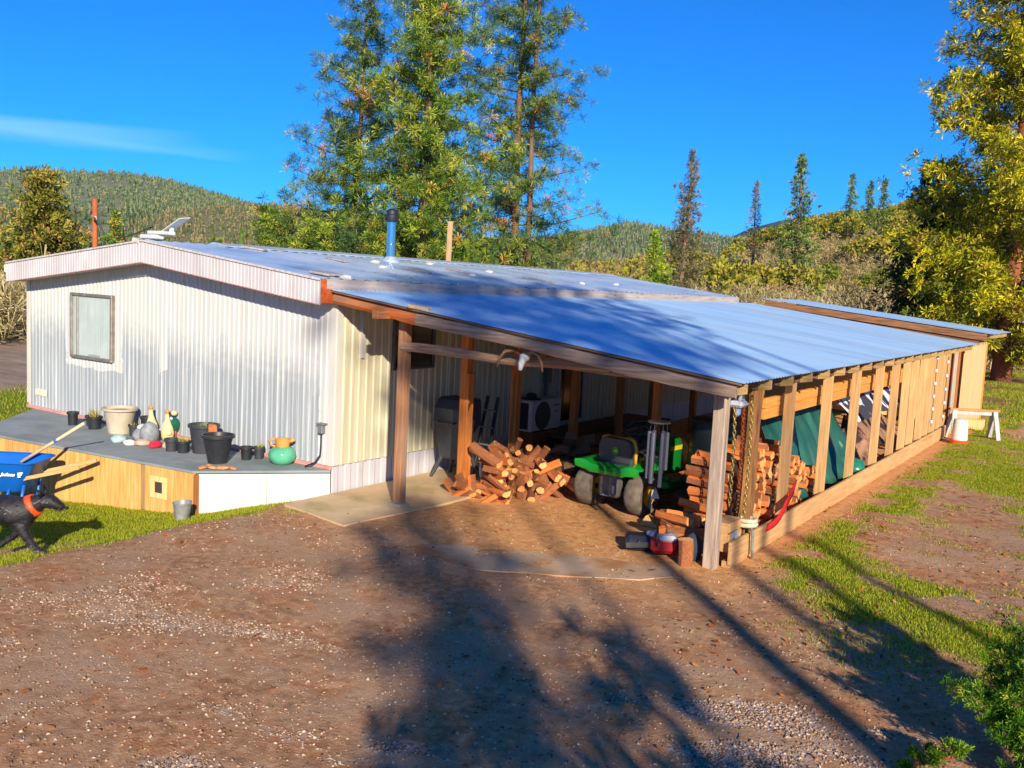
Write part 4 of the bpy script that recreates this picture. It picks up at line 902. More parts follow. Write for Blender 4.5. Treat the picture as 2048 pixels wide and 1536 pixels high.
for i in range(8): log((1.92+.06*i*.8, 1.86+.055*i, .42-.045*i+random.uniform(0, .04)), AZ+random.uniform(-.4, .3), .42, .12, .11, 'split log sloping down the right side of the stick stack', 'logs beside the stick stack', tilt=.25)
dw = [m_.copy() for m_ in SPLIT[:3]]
for m_ in dw:
    m_.materials.clear()
    for mm in (wood('old_wood', srgb(84, 66, 52), srgb(134, 108, 84), 'x', .9, .2, .7), mottled('old_bark', srgb(64, 54, 48), srgb(110, 94, 80), 8), mottled('old_end', srgb(104, 84, 64), srgb(150, 124, 96), 6)): m_.materials.append(mm)
for k, nn in enumerate((5, 5, 4, 3, 2)):
    for i in range(nn): log((1.72+random.uniform(-.1, .1), 2.75+(i-nn/2)*.19+.3, .09+.12*k), math.atan2(-.7, .7)+random.uniform(-.3, .3), .45, .19, .15, 'old weathered dark log in the pile behind the mower', 'old logs behind the mower', meshes=dw)
# tall stack at the corner of the shed, ends towards the outside
for i in range(27):
    y = 1.28+i*.128; top = 1.02-.05*abs(math.sin(i*1.3)) if y < 2.7 else 1.02-(y-2.7)*.34
    z = .09
    while z < top:
        log((4.50+random.uniform(-.06, .06), y+random.uniform(-.02, .02), z), random.uniform(-.10, .10), random.uniform(.42, .54), random.uniform(.115, .15), random.uniform(.11, .14), 'split log in the tall stack behind the corner post', 'logs in the tall stack', tilt=random.uniform(-.06, .06)); z += random.uniform(.11, .13)
for i in range(16):
    k = i//5
    log((4.36+random.uniform(-.16, .16)+.03*k, 1.02-.06*(i % 5)+random.uniform(-.04, .04), .08+.13*k), random.uniform(-.5, .5)+.3, random.uniform(.36, .46), .15, .13, 'split log spilled in front of the tall stack', 'logs spilled at the stack front', tilt=random.uniform(-.15, .15))
# ------------------------------------------------------------------ lawn tractor, facing into the shed
tr = thing('lawn_tractor', 'green lawn tractor with yellow wheels and yellow trimmed black seat parked in the shed', 'lawn tractor', (2.98, 1.97, 0.0), None, -.10)
jg = plain('tractor_green', srgb(20, 150, 44), .28, var=.06, scale=5, coat=.3); jy = plain('tractor_yellow', srgb(246, 196, 10), .4, var=.05); tyr = mottled('dusty_tyre', srgb(84, 76, 68), srgb(122, 110, 96), 12, rough=.9, bump=.5)
def wheel(x, y, r, w, rr, out):
    m = MB(); pr = [(rr, -w/2+.01), (r*.86, -w/2), (r*.97, -w*.36), (r, -w*.15), (r, w*.15), (r*.97, w*.36), (r*.86, w/2), (rr, w/2-.01)]; vs = []; fs = []; N = 30
    for a_, o_ in pr:
        for k in range(N): a = 2*math.pi*k/N; vs.append((x+o_, y+a_*math.cos(a), r+a_*math.sin(a)))
    for i in range(len(pr)):
        j = (i+1) % len(pr)
        for k in range(N): fs.append((i*N+k, i*N+(k+1) % N, j*N+(k+1) % N, j*N+k))
    t_ = m.add(vs, fs).build('tyre', tyr, tr, math.radians(40))
    m = MB(); pr = [(0, 0), (.04, 0), (.045, .02), (rr*.55, -.02), (rr*.8, .0), (rr*.98, .05), (rr*1.01, w/2-.008), (rr*.97, w/2-.012)]
    for sd in (-1, 1):
        vs = []; fs = []
        for a_, o_ in pr:
            for k in range(N): a = 2*math.pi*k/N; vs.append((x+sd*(.005+o_*.9), y+a_*math.cos(a), r+a_*math.sin(a)))
        for i in range(len(pr)-1):
            for k in range(N): fs.append((i*N+k, i*N+(k+1) % N, (i+1)*N+(k+1) % N, (i+1)*N+k))
        m.add(vs, fs)
    m.build('rim', jy, t_, True)
for s in (-1, 1): wheel(s*.375, 0, .255, .24, .13, s); wheel(s*.36, 1.22, .19, .15, .10, s)
# fender pan with a drooping rear lip
def loft(secs, closed=True):
    n = len(secs[0]); m = MB(); m.add([p for s_ in secs for p in s_], [(i*n+k, i*n+(k+1) % n, (i+1)*n+(k+1) % n, (i+1)*n+k) for i in range(len(secs)-1) for k in range(n)]+[tuple(range(n))[::-1], tuple((len(secs)-1)*n+k for k in range(n))]); return m
secs = []
for x in np.linspace(-.47, .47, 17):
    a = abs(x)/.47; h = .575+.035*math.cos(min(a, 1)*math.pi*.9)*-.6+.02*(a > .5); drop = .085-.03*math.cos(x*9)*.5; sh = .06*max(0, a-.75)/.25
    secs.append([(x, -.28+.03*a, h-drop), (x, -.30+.03*a, h-.03), (x, -.26, h+.02-sh*.4), (x, .05, h+.045-sh), (x, .30, h+.01-sh), (x, .30, h-.015-sh), (x, .05, h+.02-sh), (x, -.25, h-.01-sh*.4)])
loft(secs).build('fender', jg, tr, math.radians(50))
MB().box((0, .12, .60), (.50, .42, .06), ch=.02).build('seat_deck', blackp, tr)
# seat: padded back with a yellow edge
bk_prof = [(-.25, .60), (-.255, .80), (-.22, .89), (-.16, .915), (.16, .915), (.22, .89), (.255, .80), (.25, .60)]
m = MB(); lay = []
for yy, sc in ((-.075, .93), (-.05, 1.0), (.0, 1.0), (.03, .92)):
    lay.append([(x*sc, yy-.10*(z-.6)*.3, .60+(z-.60)*(.97 if sc < 1 else 1)) for x, z in bk_prof])
st = loft(lay).build('seat_back', plain('seat_vinyl', srgb(64, 66, 72), .5, var=.12), tr, math.radians(50))
edge_p = [(x*1.01, .012-.03*(z-.6), z+.004) for x, z in bk_prof[1:]]+[(.27, .10, .665), (.27, .30, .66)]
MB().tube([(-.252, .0, .66)]+edge_p, .026, 8).build('seat_trim', plain('seat_yellow', srgb(226, 176, 30), .5), st, True)
MB().box((0, .17, .655), (.48, .40, .09), ch=.03).build('seat_cushion', MATS['seat_vinyl'], tr)
m = MB(); m.lathe([(0, 0), (.05, 0), (.05, .004), (0, .004)], n=20, mat=Matrix.Translation((.02, -.088, .76)) @ Matrix.Rotation(math.radians(90), 4, 'X')); em = m.build('emblem', plain('emblem_green', srgb(60, 150, 30), .5), st)
MB().add([(-.026, 0, -.012), (-.006, 0, .010), (.002, 0, .024), (.010, 0, .016), (.024, 0, .0), (.03, 0, -.014), (.012, 0, -.004), (-.004, 0, -.004), (-.016, 0, -.02)], [(0, 1, 2, 3, 4, 5, 6, 7, 8)]).build('emblem_mark', plain('emblem_yellow', srgb(226, 214, 50), .5), em, False, (.02, -.0935, .76), fix=False)
MB().box((0, -.07, .595), (.40, .03, .015), ch=.004).build('seat_rail', MATS['galvanised'], tr)
# rear transaxle plate and hitch
MB().box((0, -.13, .36), (.30, .14, .34), ch=.03).build('rear_plate', plain('grey_casting', srgb(104, 98, 92), .7, var=.2, scale=6), tr)
MB().box((0, -.22, .225), (.12, .10, .02), ch=.004).box((.10, -.215, .30), (.045, .02, .11), ch=.008).build('hitch', MATS['galvanised'], tr)
MB().tube([(-.3, 0, .255), (.3, 0, .255)], .035, 10).build('axle', blackp, tr, True)
# hood, dash, steering wheel
secs = []
for yy, w, h0, h1 in ((.62, .22, .42, .90), (.75, .24, .40, .92), (1.1, .25, .38, .88), (1.35, .235, .38, .80), (1.46, .19, .42, .68)):
    secs.append([(-w, yy, h0), (-w*1.0, yy, h1-.10), (-w*.8, yy, h1-.02), (0, yy, h1), (w*.8, yy, h1-.02), (w*1.0, yy, h1-.10), (w, yy, h0)])
hd = loft(secs).build('hood', plain('hood_green', srgb(16, 108, 40), .3, var=.08, coat=.3), tr, math.radians(45))
MB().box((.255, 1.02, .72), (.006, .34, .06), ch=.002).build('hood_decal', plain('decal_yellow', srgb(206, 180, 40), .5), hd)
MB().box((0, .56, .68), (.40, .12, .42), ch=.04).build('dash', blackp, tr)
swm = MB().torus((0, 0, 0), .185, .017, 'z', 28, 8)
for a in (.3, 2.4, 4.5): swm.bar((0, 0, -.02), (.18*math.cos(a), .18*math.sin(a), 0), .03, .015)
swo = swm.build('steering_wheel', blackp, tr, True, (0, .46, 1.0)); swo.rotation_euler = (math.radians(22), 0, 0)
MB().tube([(0, .5, .80), (0, .44, .95)], .022, 8).build('steering_column', blackp, tr, True)
MB().box((0, .62, .28), (1.02, .56, .14), ch=.05).build('mower_deck', plain('deck_green', srgb(20, 92, 40), .5, var=.25, scale=8), tr)
MB().box((0, .42, .36), (.70, .5, .04), ch=.01).build('foot_rest', blackp, tr)
MB().tube([(.40, .35, .36), (.46, .15, .40), (.50, -.02, .10)], .018, 8).build('lift_lever', MATS['galvanised'], tr, True)
MB().ball((.50, .30, .36), (.09, .07, .05), 10, 6).ball((.44, .46, .40), (.05, .05, .04)).build('deck_pulley', plain('pulley_green', srgb(30, 150, 60), .5), tr, True)
MB().bar((.52, .62, .25), (.74, .66, .16), .34, .012).build('discharge_chute', plain('chute_grey', srgb(84, 88, 96), .5), tr)
# ------------------------------------------------------------------ smoker grill beside the wall
sg = plain('smoker_grey', srgb(70, 72, 76), .55, .2, var=.12, scale=6)
sk_ = thing('smoker_grill', 'grey upright smoker on splayed legs beside the house wall', 'smoker', (.50, 1.92, .03))
def frus(z0, z1, w0, d0, w1, d1): return [[(-w0, -d0, z0), (w0, -d0, z0), (w0, d0, z0), (-w0, d0, z0)], [(-w1, -d1, z1), (w1, -d1, z1), (w1, d1, z1), (-w1, d1, z1)]]
m = loft(frus(.30, .74, .19, .16, .23, .2)); m.build('lower_body', sg, sk_)
secs = [[(-.24, -.21, .74), (.24, -.21, .74), (.24, .2, .74), (-.24, .2, .74)], [(-.245, -.245, .80), (.245, -.245, .80), (.245, .2, .80), (-.245, .2, .80)], [(-.245, -.225, .98), (.245, -.225, .98), (.245, .2, .98), (-.245, .2, .98)], [(-.24, -.16, 1.10), (.24, -.16, 1.10), (.24, .19, 1.10), (-.24, .19, 1.10)], [(-.22, -.12, 1.125), (.22, -.12, 1.125), (.22, .17, 1.125), (-.22, .17, 1.125)]]
lid = loft(secs).build('lid', sg, sk_)
MB().tube([(-.14, -.25, .80), (-.14, -.29, .80), (.14, -.29, .80), (.14, -.25, .80)], .013, 8).build('handle', blackp, lid)
for a, b in ((-1, -1), (1, -1), (-1, 1), (1, 1)): MB().tube([(a*.15, b*.12, .34), (a*.17, b*.14, .26), (a*.27, b*.22, 0)], [.035, .035, .022], 6).build('leg', sg, sk_)
MB().box((0, 0, .30), (.36, .30, .05), ch=.01).build('ash_pan', sg, sk_)
bt = thing('spray_bottle', 'white bottle standing on the grey smoker', 'bottle', (.62, 1.90, 1.16)); MB().lathe([(0, 0), (.035, 0), (.037, .01), (.037, .10), (.018, .13), (.018, .15), (0, .15)], n=18).build('body', MATS['white_plastic'], bt, math.radians(40)); MB().lathe([(.019, .145), (.019, .175), (.008, .19), (0, .19)], n=14).build('cap', blackp, bt, True)
lt_ = thing('folded_ladder', 'black folded step ladder leaning by the house wall behind the smoker', 'ladder', (.62, 2.28, .02))
for x in (-.10, .12): MB().bar((x, 0, 0), (x*.8, .28, 1.12), .05, .025).build('rail', blackp, lt_)
for k in range(4): MB().bar((-.1, .06+.06*k, .2+.24*k), (.11, .06+.06*k, .2+.24*k), .06, .02).build('rung', MATS['galvanised'], lt_)
rock('pale grey plastic sheet bundled at the ladder foot', .92, 2.02, .13, plain('pale_bag', srgb(196, 198, 196), .6), 'bag', 'plastic_bag', sq=(.6, .6, 1.4), z=.03)
# ------------------------------------------------------------------ heat pump
hp = thing('heat_pump', 'white outdoor heat pump unit with round fan grille against the house', 'heat pump', (.24, 4.45, .42))
MB().box((0, 0, .26), (.30, .92, .50), ch=.02).build('case', plain('hp_white', srgb(206, 206, 200), .5, var=.04), hp)
m = MB()
for k in range(13): z = .05+.034*k; hw_ = math.sqrt(max(.0, .22**2-(z-.255)**2)); m.bar((.156, -.12-hw_, z), (.156, -.12+hw_, z), .008, .012, 0)
m.build('grille', plain('hp_grille', srgb(84, 92, 94), .5), hp)
m = MB(); m.lathe([(0, 0), (.23, 0), (.23, .003), (0, .003)], n=28, mat=Matrix.Translation((.150, -.12, .255)) @ Matrix.Rotation(math.radians(90), 4, 'Y')); m.build('fan_opening', plain('hp_dark', srgb(40, 44, 46), .7), hp)
MB().box((.151, .30, .40), (.004, .14, .02)).box((.151, .30, .30), (.004, .10, .015)).build('badge', plain('hp_badge', srgb(150, 90, 80), .6), hp)
MB().box((-.02, -.462, .26), (.22, .006, .42)).build('side_vent', MATS['hp_dark'], hp)
for y in (-.3, .3): MB().box((0, y, 0), (.32, .05, .03)).build('foot', blackp, hp)
MB().box((0, 0, -.20), (.30, .8, .38), ch=.01).build('stand', wood('reddish_step', srgb(120, 66, 44), srgb(158, 94, 64), 'y'), hp)
ht = thing('hat', 'black brimmed hat lying on the heat pump', 'hat', (.24, 4.2, .935)); MB().lathe([(0, .0), (.16, .0), (.165, .012), (.09, .02), (.085, .08), (.05, .10), (0, .10)], n=22).build('felt', blackp, ht, True); MB().lathe([(.088, .025), (.09, .045), (.087, .045)], n=22).build('band', greyp, ht)
# ------------------------------------------------------------------ wind chime
wc = thing('wind_chime', 'large grey wind chime with six tubes hanging at the shed front', 'wind chime', (4.16, .55, 0))
tube_m = plain('chime_grey', srgb(150, 154, 166), .35, .7, var=.05)
MB().lathe([(0, 1.385), (.12, 1.385), (.12, 1.40), (0, 1.40)], n=24).build('top_disc', plain('chime_disc', srgb(90, 84, 80), .5), wc, math.radians(40))
for k in range(6):
    a = k*math.pi/3+.4; r = .092; L = .40+.035*k; x, y = r*math.cos(a), r*math.sin(a)
    tb = MB().tube([(x, y, 1.29-L), (x, y, 1.29)], .021, 12).build('tube', tube_m, wc, math.radians(40)); MB().tube([(x, y, 1.285), (x*.9, y*.9, 1.39)], .004, 5).build('cord', blackp, tb)
MB().lathe([(0, 1.02), (.05, 1.02), (.05, 1.035), (0, 1.035)], n=18).build('striker', MATS['chime_disc'], wc)
MB().tube([(0, 0, .66), (0, 0, 1.39)], .003, 5).tube([(0, 0, 1.40), (0, 0, 1.84)], .004, 5).build('cord', blackp, wc)
MB().add([(-.045, 0, .56), (.05, .01, .58), (.0, .0, .70), (-.045, .008, .56), (.05, .018, .58), (.0, .008, .70)], [(0, 1, 2), (5, 4, 3), (0, 3, 4, 1), (1, 4, 5, 2), (2, 5, 3, 0)]).build('sail', tube_m, wc)
# ------------------------------------------------------------------ chains and hook at the corner
def chain(label, x, y, z0, z1, r, mat, sway=.03):
    m = MB(); z = z1; i = 0
    while z > z0:
        c = (x+sway*math.sin((z1-z)*2.2), y+sway*.4*math.sin((z1-z)*3), z); mm = MB().torus((0, 0, 0), r*.62, r*.24, 'x' if i % 2 else 'y', 10, 6); mm.v = [(p[0]*.8, p[1]*.8, p[2]*1.5) for p in mm.v]
        m.add([(p[0]+c[0], p[1]+c[1], p[2]+c[2]) for p in mm.v], mm.f); z -= r*1.45; i += 1
    return tag(m.build('chain', mat, None, True), label, 'chain')
gold = plain('brassy_chain', srgb(186, 164, 96), .4, .8, var=.2); 
chain('yellowish chain hanging next to the grey corner post', 4.905, .72, .58, 1.62, .030, gold, .02)
chain('long yellowish chain hanging against the rough dark post', 4.985, .98, .36, 1.70, .030, gold, .015)
chain('rusty chain hanging between the two yellowish chains', 4.93, .90, .75, 1.60, .028, rust, .01)
hk = thing('pulley_hook', 'white pulley block hanging at the top of the chains', 'pulley', (4.91, .80, 1.62)); MB().box((0, 0, .03), (.16, .20, .07), ch=.03).build('block', plain('pulley_white', srgb(196, 204, 220), .5), hk); MB().box((0, -.02, -.05), (.07, .08, .09), ch=.02).build('cheek', plain('pulley_blue', srgb(150, 166, 206), .5), hk); MB().torus((0, .08, .06), .05, .02, 'x', 14, 8).build('ring', MATS['pulley_white'], hk, True)
rk = thing('knotted_rope', 'pale knotted rope tied round the foot of the rough post', 'rope', (5.05, 1.08, .36))
MB().torus((-.06, 0, 0), .10, .028, 'z', 18, 8).torus((-.04, -.03, .05), .09, .024, 'z', 18, 8).build('knot', mottled('pale_rope', srgb(176, 170, 140), srgb(214, 206, 178), 20), rk, True)
MB().tube([(.02, -.06, 0), (.05, -.08, -.12), (.04, -.05, -.26), (.06, -.06, -.34)], .016, 8).build('tail', mottled('grey_rope', srgb(90, 100, 100), srgb(130, 140, 138), 20), rk, True)
cr_ = thing('wooden_crate', 'small wooden crate with a faded picture label behind the corner post', 'crate', (4.86, .80, .12))
for z in (.06, .16, .26): MB().box((.11, .0, z), (.02, .36, .085), ch=.003).build('side_slat', freshy, cr_)
for y in (-.17, .17): MB().box((0, y, .16), (.2, .02, .29), ch=.003).build('end_board', freshy, cr_)
MB().box((0, 0, .305), (.24, .38, .018), ch=.003).build('lid', freshy, cr_)
MB().box((.125, -.02, .15), (.006, .16, .13)).build('label', mottled('faded_label', srgb(110, 126, 160), srgb(196, 200, 206), 18), cr_)
# chainsaw and odds and ends by the corner
cs = thing('chainsaw', 'red and white chainsaw with black body lying by the corner post', 'chainsaw', (4.36, .45, .02), None, .55)
MB().box((0, 0, .11), (.30, .17, .16), ch=.04).build('engine_case', plain('saw_red', srgb(186, 30, 40), .4), cs); MB().box((.02, -.02, .19), (.18, .15, .07), ch=.03).build('top_cover', plain('saw_white', srgb(214, 218, 222), .4), cs)
MB().tube([(-.10, -.1, .12), (-.10, -.12, .26), (-.08, .06, .28), (-.08, .11, .14)], .014, 8).build('front_handle', blackp, cs, True); MB().tube([(.14, 0, .18), (.28, 0, .20), (.32, 0, .08), (.14, 0, .05)], .018, 8).build('rear_handle', blackp, cs, True)
MB().bar((-.14, .05, .09), (-.40, .05, .07), .012, .06).build('guide_bar', greyp, cs)
ct = thing('tool_case', 'dark blue tool case lying at the shed entrance', 'case', (4.08, .56, .0), None, .5); MB().box((0, 0, .09), (.42, .24, .16), ch=.04).build('case_body', plain('case_blue', srgb(44, 46, 66), .5), ct); MB().tube([(-.08, -.12, .12), (-.08, -.16, .12), (.08, -.16, .12), (.08, -.12, .12)], .012, 8).build('handle', blackp, ct)
log((4.63, .36, .13), 0, .26, .17, .17, 'short pale log standing upright beside the corner post', None, roll=0, tilt=1.55, meshes=ROUND)
bl = rock('blue plastic scrap in front of the spilled logs', 4.28, .74, .13, mottled('blue_sheet', srgb(50, 84, 140), srgb(110, 140, 180), 10, rough=.4), 'plastic', 'plastic_scrap', sq=(1, .7, .8), z=0)
rock('white plastic cup shaped lump on the dark tool case', 4.17, .55, .06, plain('pale_bag', srgb(196, 198, 196), .6), 'lump', 'plastic_lump', sq=(1.2, .8, .6), z=.17)
rock('dark cloth bundle between chainsaw and corner post', 4.62, .58, .14, plain('navy_cloth', srgb(40, 56, 76), .9), 'cloth', 'cloth_bundle', sq=(.8, .7, 1.1), z=0)
gp = thing('garden_pick', 'tan wooden wedge lying behind the mower wheel', 'wedge', (3.68, 1.55, 0)); MB().prism([(-.12, 0), (.14, 0), (-.05, .12)], 'y', -.05, .05).build('wedge', freshy, gp)
# barrel behind the chime
br = thing('dark_barrel', 'dark plastic barrel standing behind the wind chime', 'barrel', (3.78, 3.1, 0)); MB().lathe([(0, 0), (.27, 0), (.30, .05), (.31, .3), (.30, .32), (.31, .34), (.31, .75), (.30, .77), (.31, .79), (.28, 1.12), (0, 1.12)], n=28).build('body', plain('barrel_dark', srgb(28, 40, 44), .5), br, math.radians(40)); MB().lathe([(.29, 1.10), (.30, 1.14), (0, 1.15)], n=28).build('lid', blackp, br)
# deer skull on the header log
skl = thing('deer_skull', 'white deer skull with antlers mounted on the front header log', 'skull', (2.78, .06, 1.95)); bone = mottled('bone', srgb(206, 206, 200), srgb(236, 234, 226), 20)
MB().ball((0, -.04, .03), (.06, .055, .05)).tube([(0, -.06, .02), (.0, -.10, -.04), (0, -.12, -.11)], [.045, .035, .018], 10).build('cranium', bone, skl, True)
for s in (-1, 1):
    an = MB().tube([(s*.04, -.05, .07), (s*.12, -.08, .10), (s*.21, -.11, .08), (s*.27, -.13, .0), (s*.29, -.13, -.10)], [.022, .021, .019, .016, .008], 8).build('antler', plain('antler_brown', srgb(150, 112, 76), .6, var=.2), skl, True)
    MB().tube([(s*.14, -.02, .13), (s*.18, -.03, .21)], [.011, .004], 6).tube([(s*.24, -.05, .11), (s*.29, -.06, .19)], [.010, .004], 6).build('tine', MATS['antler_brown'], an, True)
# ------------------------------------------------------------------ tarp and goods behind the studs
def drape(name, x0, x1, y0, y1, hf, mat, label, cat, n=46, fold=.05, sc=6):
    X, Y = np.meshgrid(np.linspace(x0, x1, 18), np.linspace(y0, y1, n), indexing='ij'); u = (X-x0)/(x1-x0); w_ = (Y-y0)/(y1-y0)
    Z = hf(u, w_)+fold*(fbm(Y*sc, X*1.5, 3)-.5)*2; X = X+fold*.8*np.sin(Y*9+fbm(X*2, Y*2)*8)*u
    k = np.arange(X.size).reshape(X.shape); F = np.stack([k[:-1, :-1], k[1:, :-1], k[1:, 1:], k[:-1, 1:]], -1).reshape(-1, 4)
    me = npmesh(name, np.stack([X, Y, np.maximum(Z, .02)], -1).reshape(-1, 3), F); me.shade_smooth(); o = obj(name, me, mat); sl_ = o.modifiers.new('thick', 'SOLIDIFY'); sl_.thickness = .006; return tag(o, label, cat)
tgm = mottled('green_tarp', srgb(20, 66, 58), srgb(46, 100, 86), 3, (1, 1, .5), .4, 0, .4, 9, c3=srgb(120, 160, 150), c3lo=.66, c3hi=.8, c3scale=6)
drape('green_tarp', 3.9, 4.74, 3.5, 6.6, lambda u, w: (1.28-.25*np.abs(w-.45))*np.clip(1.35-1.25*u**1.3, 0, 1)+.02, tgm, 'dark green tarp draped over goods behind the studs', 'tarp', 80, .10, 9)
t = NT('blotched_cloth'); f_ = t.noise(t.coord('Object', (1, 1, .7)), 2.6, 2); t.base(t.ramp(f_, [(.47, srgb(52, 54, 72)), (.5, srgb(214, 214, 222))])); t.set(.8); blot = t.m
drape('patterned_blanket', 4.2, 4.70, 6.6, 10.2, lambda u, w: 1.42-.5*u-.1*np.abs(w-.5), blot, 'dark blue and white blotched blanket hanging behind the studs', 'blanket', 40, .05)
drape('brown_blanket', 4.3, 4.78, 7.0, 10.0, lambda u, w: (.85-.5*u)*np.clip(np.sin(w*3.14)*2.2, 0, 1)+.03, mottled('brown_fur', srgb(112, 80, 60), srgb(176, 132, 104), 7, c3=srgb(50, 36, 34), c3lo=.5, c3hi=.56), 'brown mottled blanket heaped below the blotched one', 'blanket', 40, .06)
rock('shiny green plastic bag lying against the bottom plank', 4.70, 6.35, .28, mottled('green_bag', srgb(20, 96, 80), srgb(50, 134, 112), 8, rough=.25), 'bag', 'plastic_bag', sq=(.6, 1.1, .75), z=.02)
rd = thing('red_flag', 'bright red strip of cloth over the bottom plank', 'cloth', (4.95, 2.3, .28)); 
vs = []; fs = []
for i in range(9):
    u = i/8; vs += [(.10+.02*math.sin(u*5), -.75+1.0*u, -.10+.26*u**2), (.11+.02*math.sin(u*5+.6), -.70+1.0*u, .04+.30*u**2-.05*(1-u))]
for i in range(8): fs.append((2*i, 2*i+2, 2*i+3, 2*i+1))
o = MB().add(vs, fs).build('cloth', plain('flag_red', srgb(232, 24, 30), .7, var=.08), rd, True, fix=False); o.modifiers.new('t', 'SOLIDIFY').thickness = .01
ins_m = plain('porcelain', srgb(226, 230, 236), .25, var=.04)
for xo, y, zs in ((5.03, 11.2, (1.75, 1.5, 1.25, 1.0, .75, .5)), (5.04, 12.4, (1.62, 1.34, 1.06, .78, .5))):
    it = thing('insulator_string', 'white porcelain insulators on the stud nearest the sawhorse' if y > 12 else 'white porcelain insulators strung on a far stud of the open shed', 'insulators', (xo, y, 0))
    MB().tube([(0, 0, zs[0]+.1), (0, 0, zs[-1]-.1)], .006, 5).build('wire', blackp, it)
    for z in zs: MB().lathe([(0, -.03), (.022, -.03), (.032, -.014), (.02, 0), (.03, .016), (.02, .03), (0, .03)], (0, 0, z), 12).build('insulator', ins_m, it, True)
# ------------------------------------------------------------------ sawhorse and poultry waterer
gw = wood('grey_sawhorse', srgb(170, 166, 162), srgb(206, 202, 196), 'z', .8, .1, .4)
swh = thing('sawhorse', 'wooden sawhorse with grey legs standing on the grass near the plywood shed', 'sawhorse', (5.52, 13.1, float(gz(5.6, 13.1))), None, RZ)
MB().bar((-.52, 0, .62), (.52, 0, .62), .10, .04).build('top_rail', wood('saw_top', srgb(206, 120, 62), srgb(230, 164, 100), 'x'), swh)
MB().bar((-.5, 0, .56), (.5, 0, .56), .035, .09).build('beam', gw, swh)
for a in (-.42, .42):
    for s in (-1, 1): MB().bar((a, s*.04, .60), (a*1.10, s*.20, 0), .10, .035).build('leg', gw, swh)
wt = thing('poultry_waterer', 'white bucket shaped waterer with orange base by the sawhorse', 'waterer', (5.42, 12.15, float(gz(5.42, 12.15))))
MB().lathe([(.0, .06), (.145, .06), (.155, .10), (.135, .46), (.125, .50), (0, .51)], n=28).build('tank', plain('waterer_white', srgb(236, 232, 226), .5), wt, math.radians(40))
MB().lathe([(0, 0), (.15, 0), (.175, .02), (.18, .08), (.17, .085), (.165, .03), (0, .03)], n=28).build('base_tray', plain('waterer_orange', srgb(240, 84, 30), .5), wt, math.radians(40))
# ------------------------------------------------------------------ hills
def hill(name, ridge, base_frac, mat, label, depth_back=1.5, rows=26, rough=.06, z0=-2.0, toe=None):
    """ridge: world points of the crest; the slope runs from a foot nearer the camera up to the crest and down behind"""
    R_ = np.array(ridge, float); t_ = np.linspace(0, 1, len(R_)); tt = np.linspace(0, 1, 90)
    X = np.interp(tt, t_, R_[:, 0]); Y = np.interp(tt, t_, R_[:, 1]); Z = np.interp(tt, t_, R_[:, 2])
    V = []; u = np.concatenate([np.linspace(base_frac, 1, rows), np.linspace(1.05, depth_back, 6)])
    for k in u:
        px = CAMP[0]+(X-CAMP[0])*k; py = CAMP[1]+(Y-CAMP[1])*k
        s = np.clip((k-base_frac)/(1-base_frac), 0, 1) if k <= 1 else 1-.35*(k-1)/(depth_back-1); s = s*s*(3-2*s)*.35+s*.65 if k <= 1 else s
        hgt = z0+(Z-z0)*s; sc = 6/np.ptp(X+Y+1)*3
        hgt = hgt+(fbm(px*sc*2, py*sc*2, 5)-.5)*rough*(Z-z0)*min(1, 4*s*(1.02-min(s, 1))+.15)
        V.append(np.stack([px, py, hgt], -1))
    V = np.array(V); r, c = V.shape[:2]; k = np.arange(r*c).reshape(r, c); F = np.stack([k[:-1, :-1], k[:-1, 1:], k[1:, 1:], k[1:, :-1]], -1).reshape(-1, 4)
    me = npmesh(name, V.reshape(-1, 3), F); me.shade_smooth(); o = obj(name, me, mat); kind(o); o['label'] = label; return V
def hill_mat(name, c1, c2, c3, sc):
    t = NT(name); v = t.coord('Object'); n1 = t.noise(v, sc, 8, .7); n2 = t.noise(v, sc*6, 6, .7)
    t.base(t.mix(t.ramp(n2, [(.35, (0, 0, 0)), (.6, (1, 1, 1))]), t.ramp(n1, [(.35, c1), (.6, c2)]), c3)); t.set(.95, 0, .1); return t.m
V1 = hill('wooded_hill', [(-1905, 640, 150), (-1700, 700, 142), (-1530, 797, 143), (-1364, 908, 147), (-1300, 950, 136), (-1248, 982, 122), (-1180, 1025, 103), (-1099, 1078, 88), (-960, 1200, 70)], .36, hill_mat('hill_scrub', srgb(124, 124, 92), srgb(156, 144, 116), srgb(96, 110, 76), .012), 'wooded hill behind the left end of the house')
V2 = hill('distant_ridge', [(-1150, 1250, 60), (-1000, 1380, 76), (-898, 1453, 86), (-830, 1500, 108), (-777, 1538, 123), (-720, 1575, 114), (-600, 1660, 105), (-430, 1750, 110)], .40, hill_mat('ridge_scrub', srgb(96, 100, 66), srgb(112, 110, 78), srgb(72, 88, 60), .010), 'distant wooded ridge behind the pines')
hill('far_mountain', [(-1500, 2900, 170), (-1203, 3075, 190), (-1136, 3125, 233), (-1054, 3183, 264), (-800, 3350, 320), (-300, 3500, 330)], .6, hill_mat('mountain_green', srgb(54, 72, 56), srgb(66, 82, 60), srgb(48, 64, 52), .004), 'far blue mountain at the gap in the hills')
V3 = hill('brush_hillside', [(-120, 178, 3), (-95, 182, 6), (-69, 186, 8), (-68, 221, 16), (-62, 262, 24), (-46, 274, 28), (-24, 289, 32), (20, 300, 32), (70, 300, 28)], .30, hill_mat('dry_hillside', srgb(138, 122, 72), srgb(160, 138, 84), srgb(112, 112, 52), .06), 'brushy oak hillside rising behind the shed', rough=.03)
V4 = hill('wooded_knoll', [(-790, 520, 40), (-735, 580, 62), (-689, 623, 66), (-640, 680, 60), (-590, 740, 30)], .6, hill_mat('knoll_scrub', srgb(122, 112, 78), srgb(150, 130, 96), srgb(92, 100, 62), .03), 'low wooded knoll between the two hills')
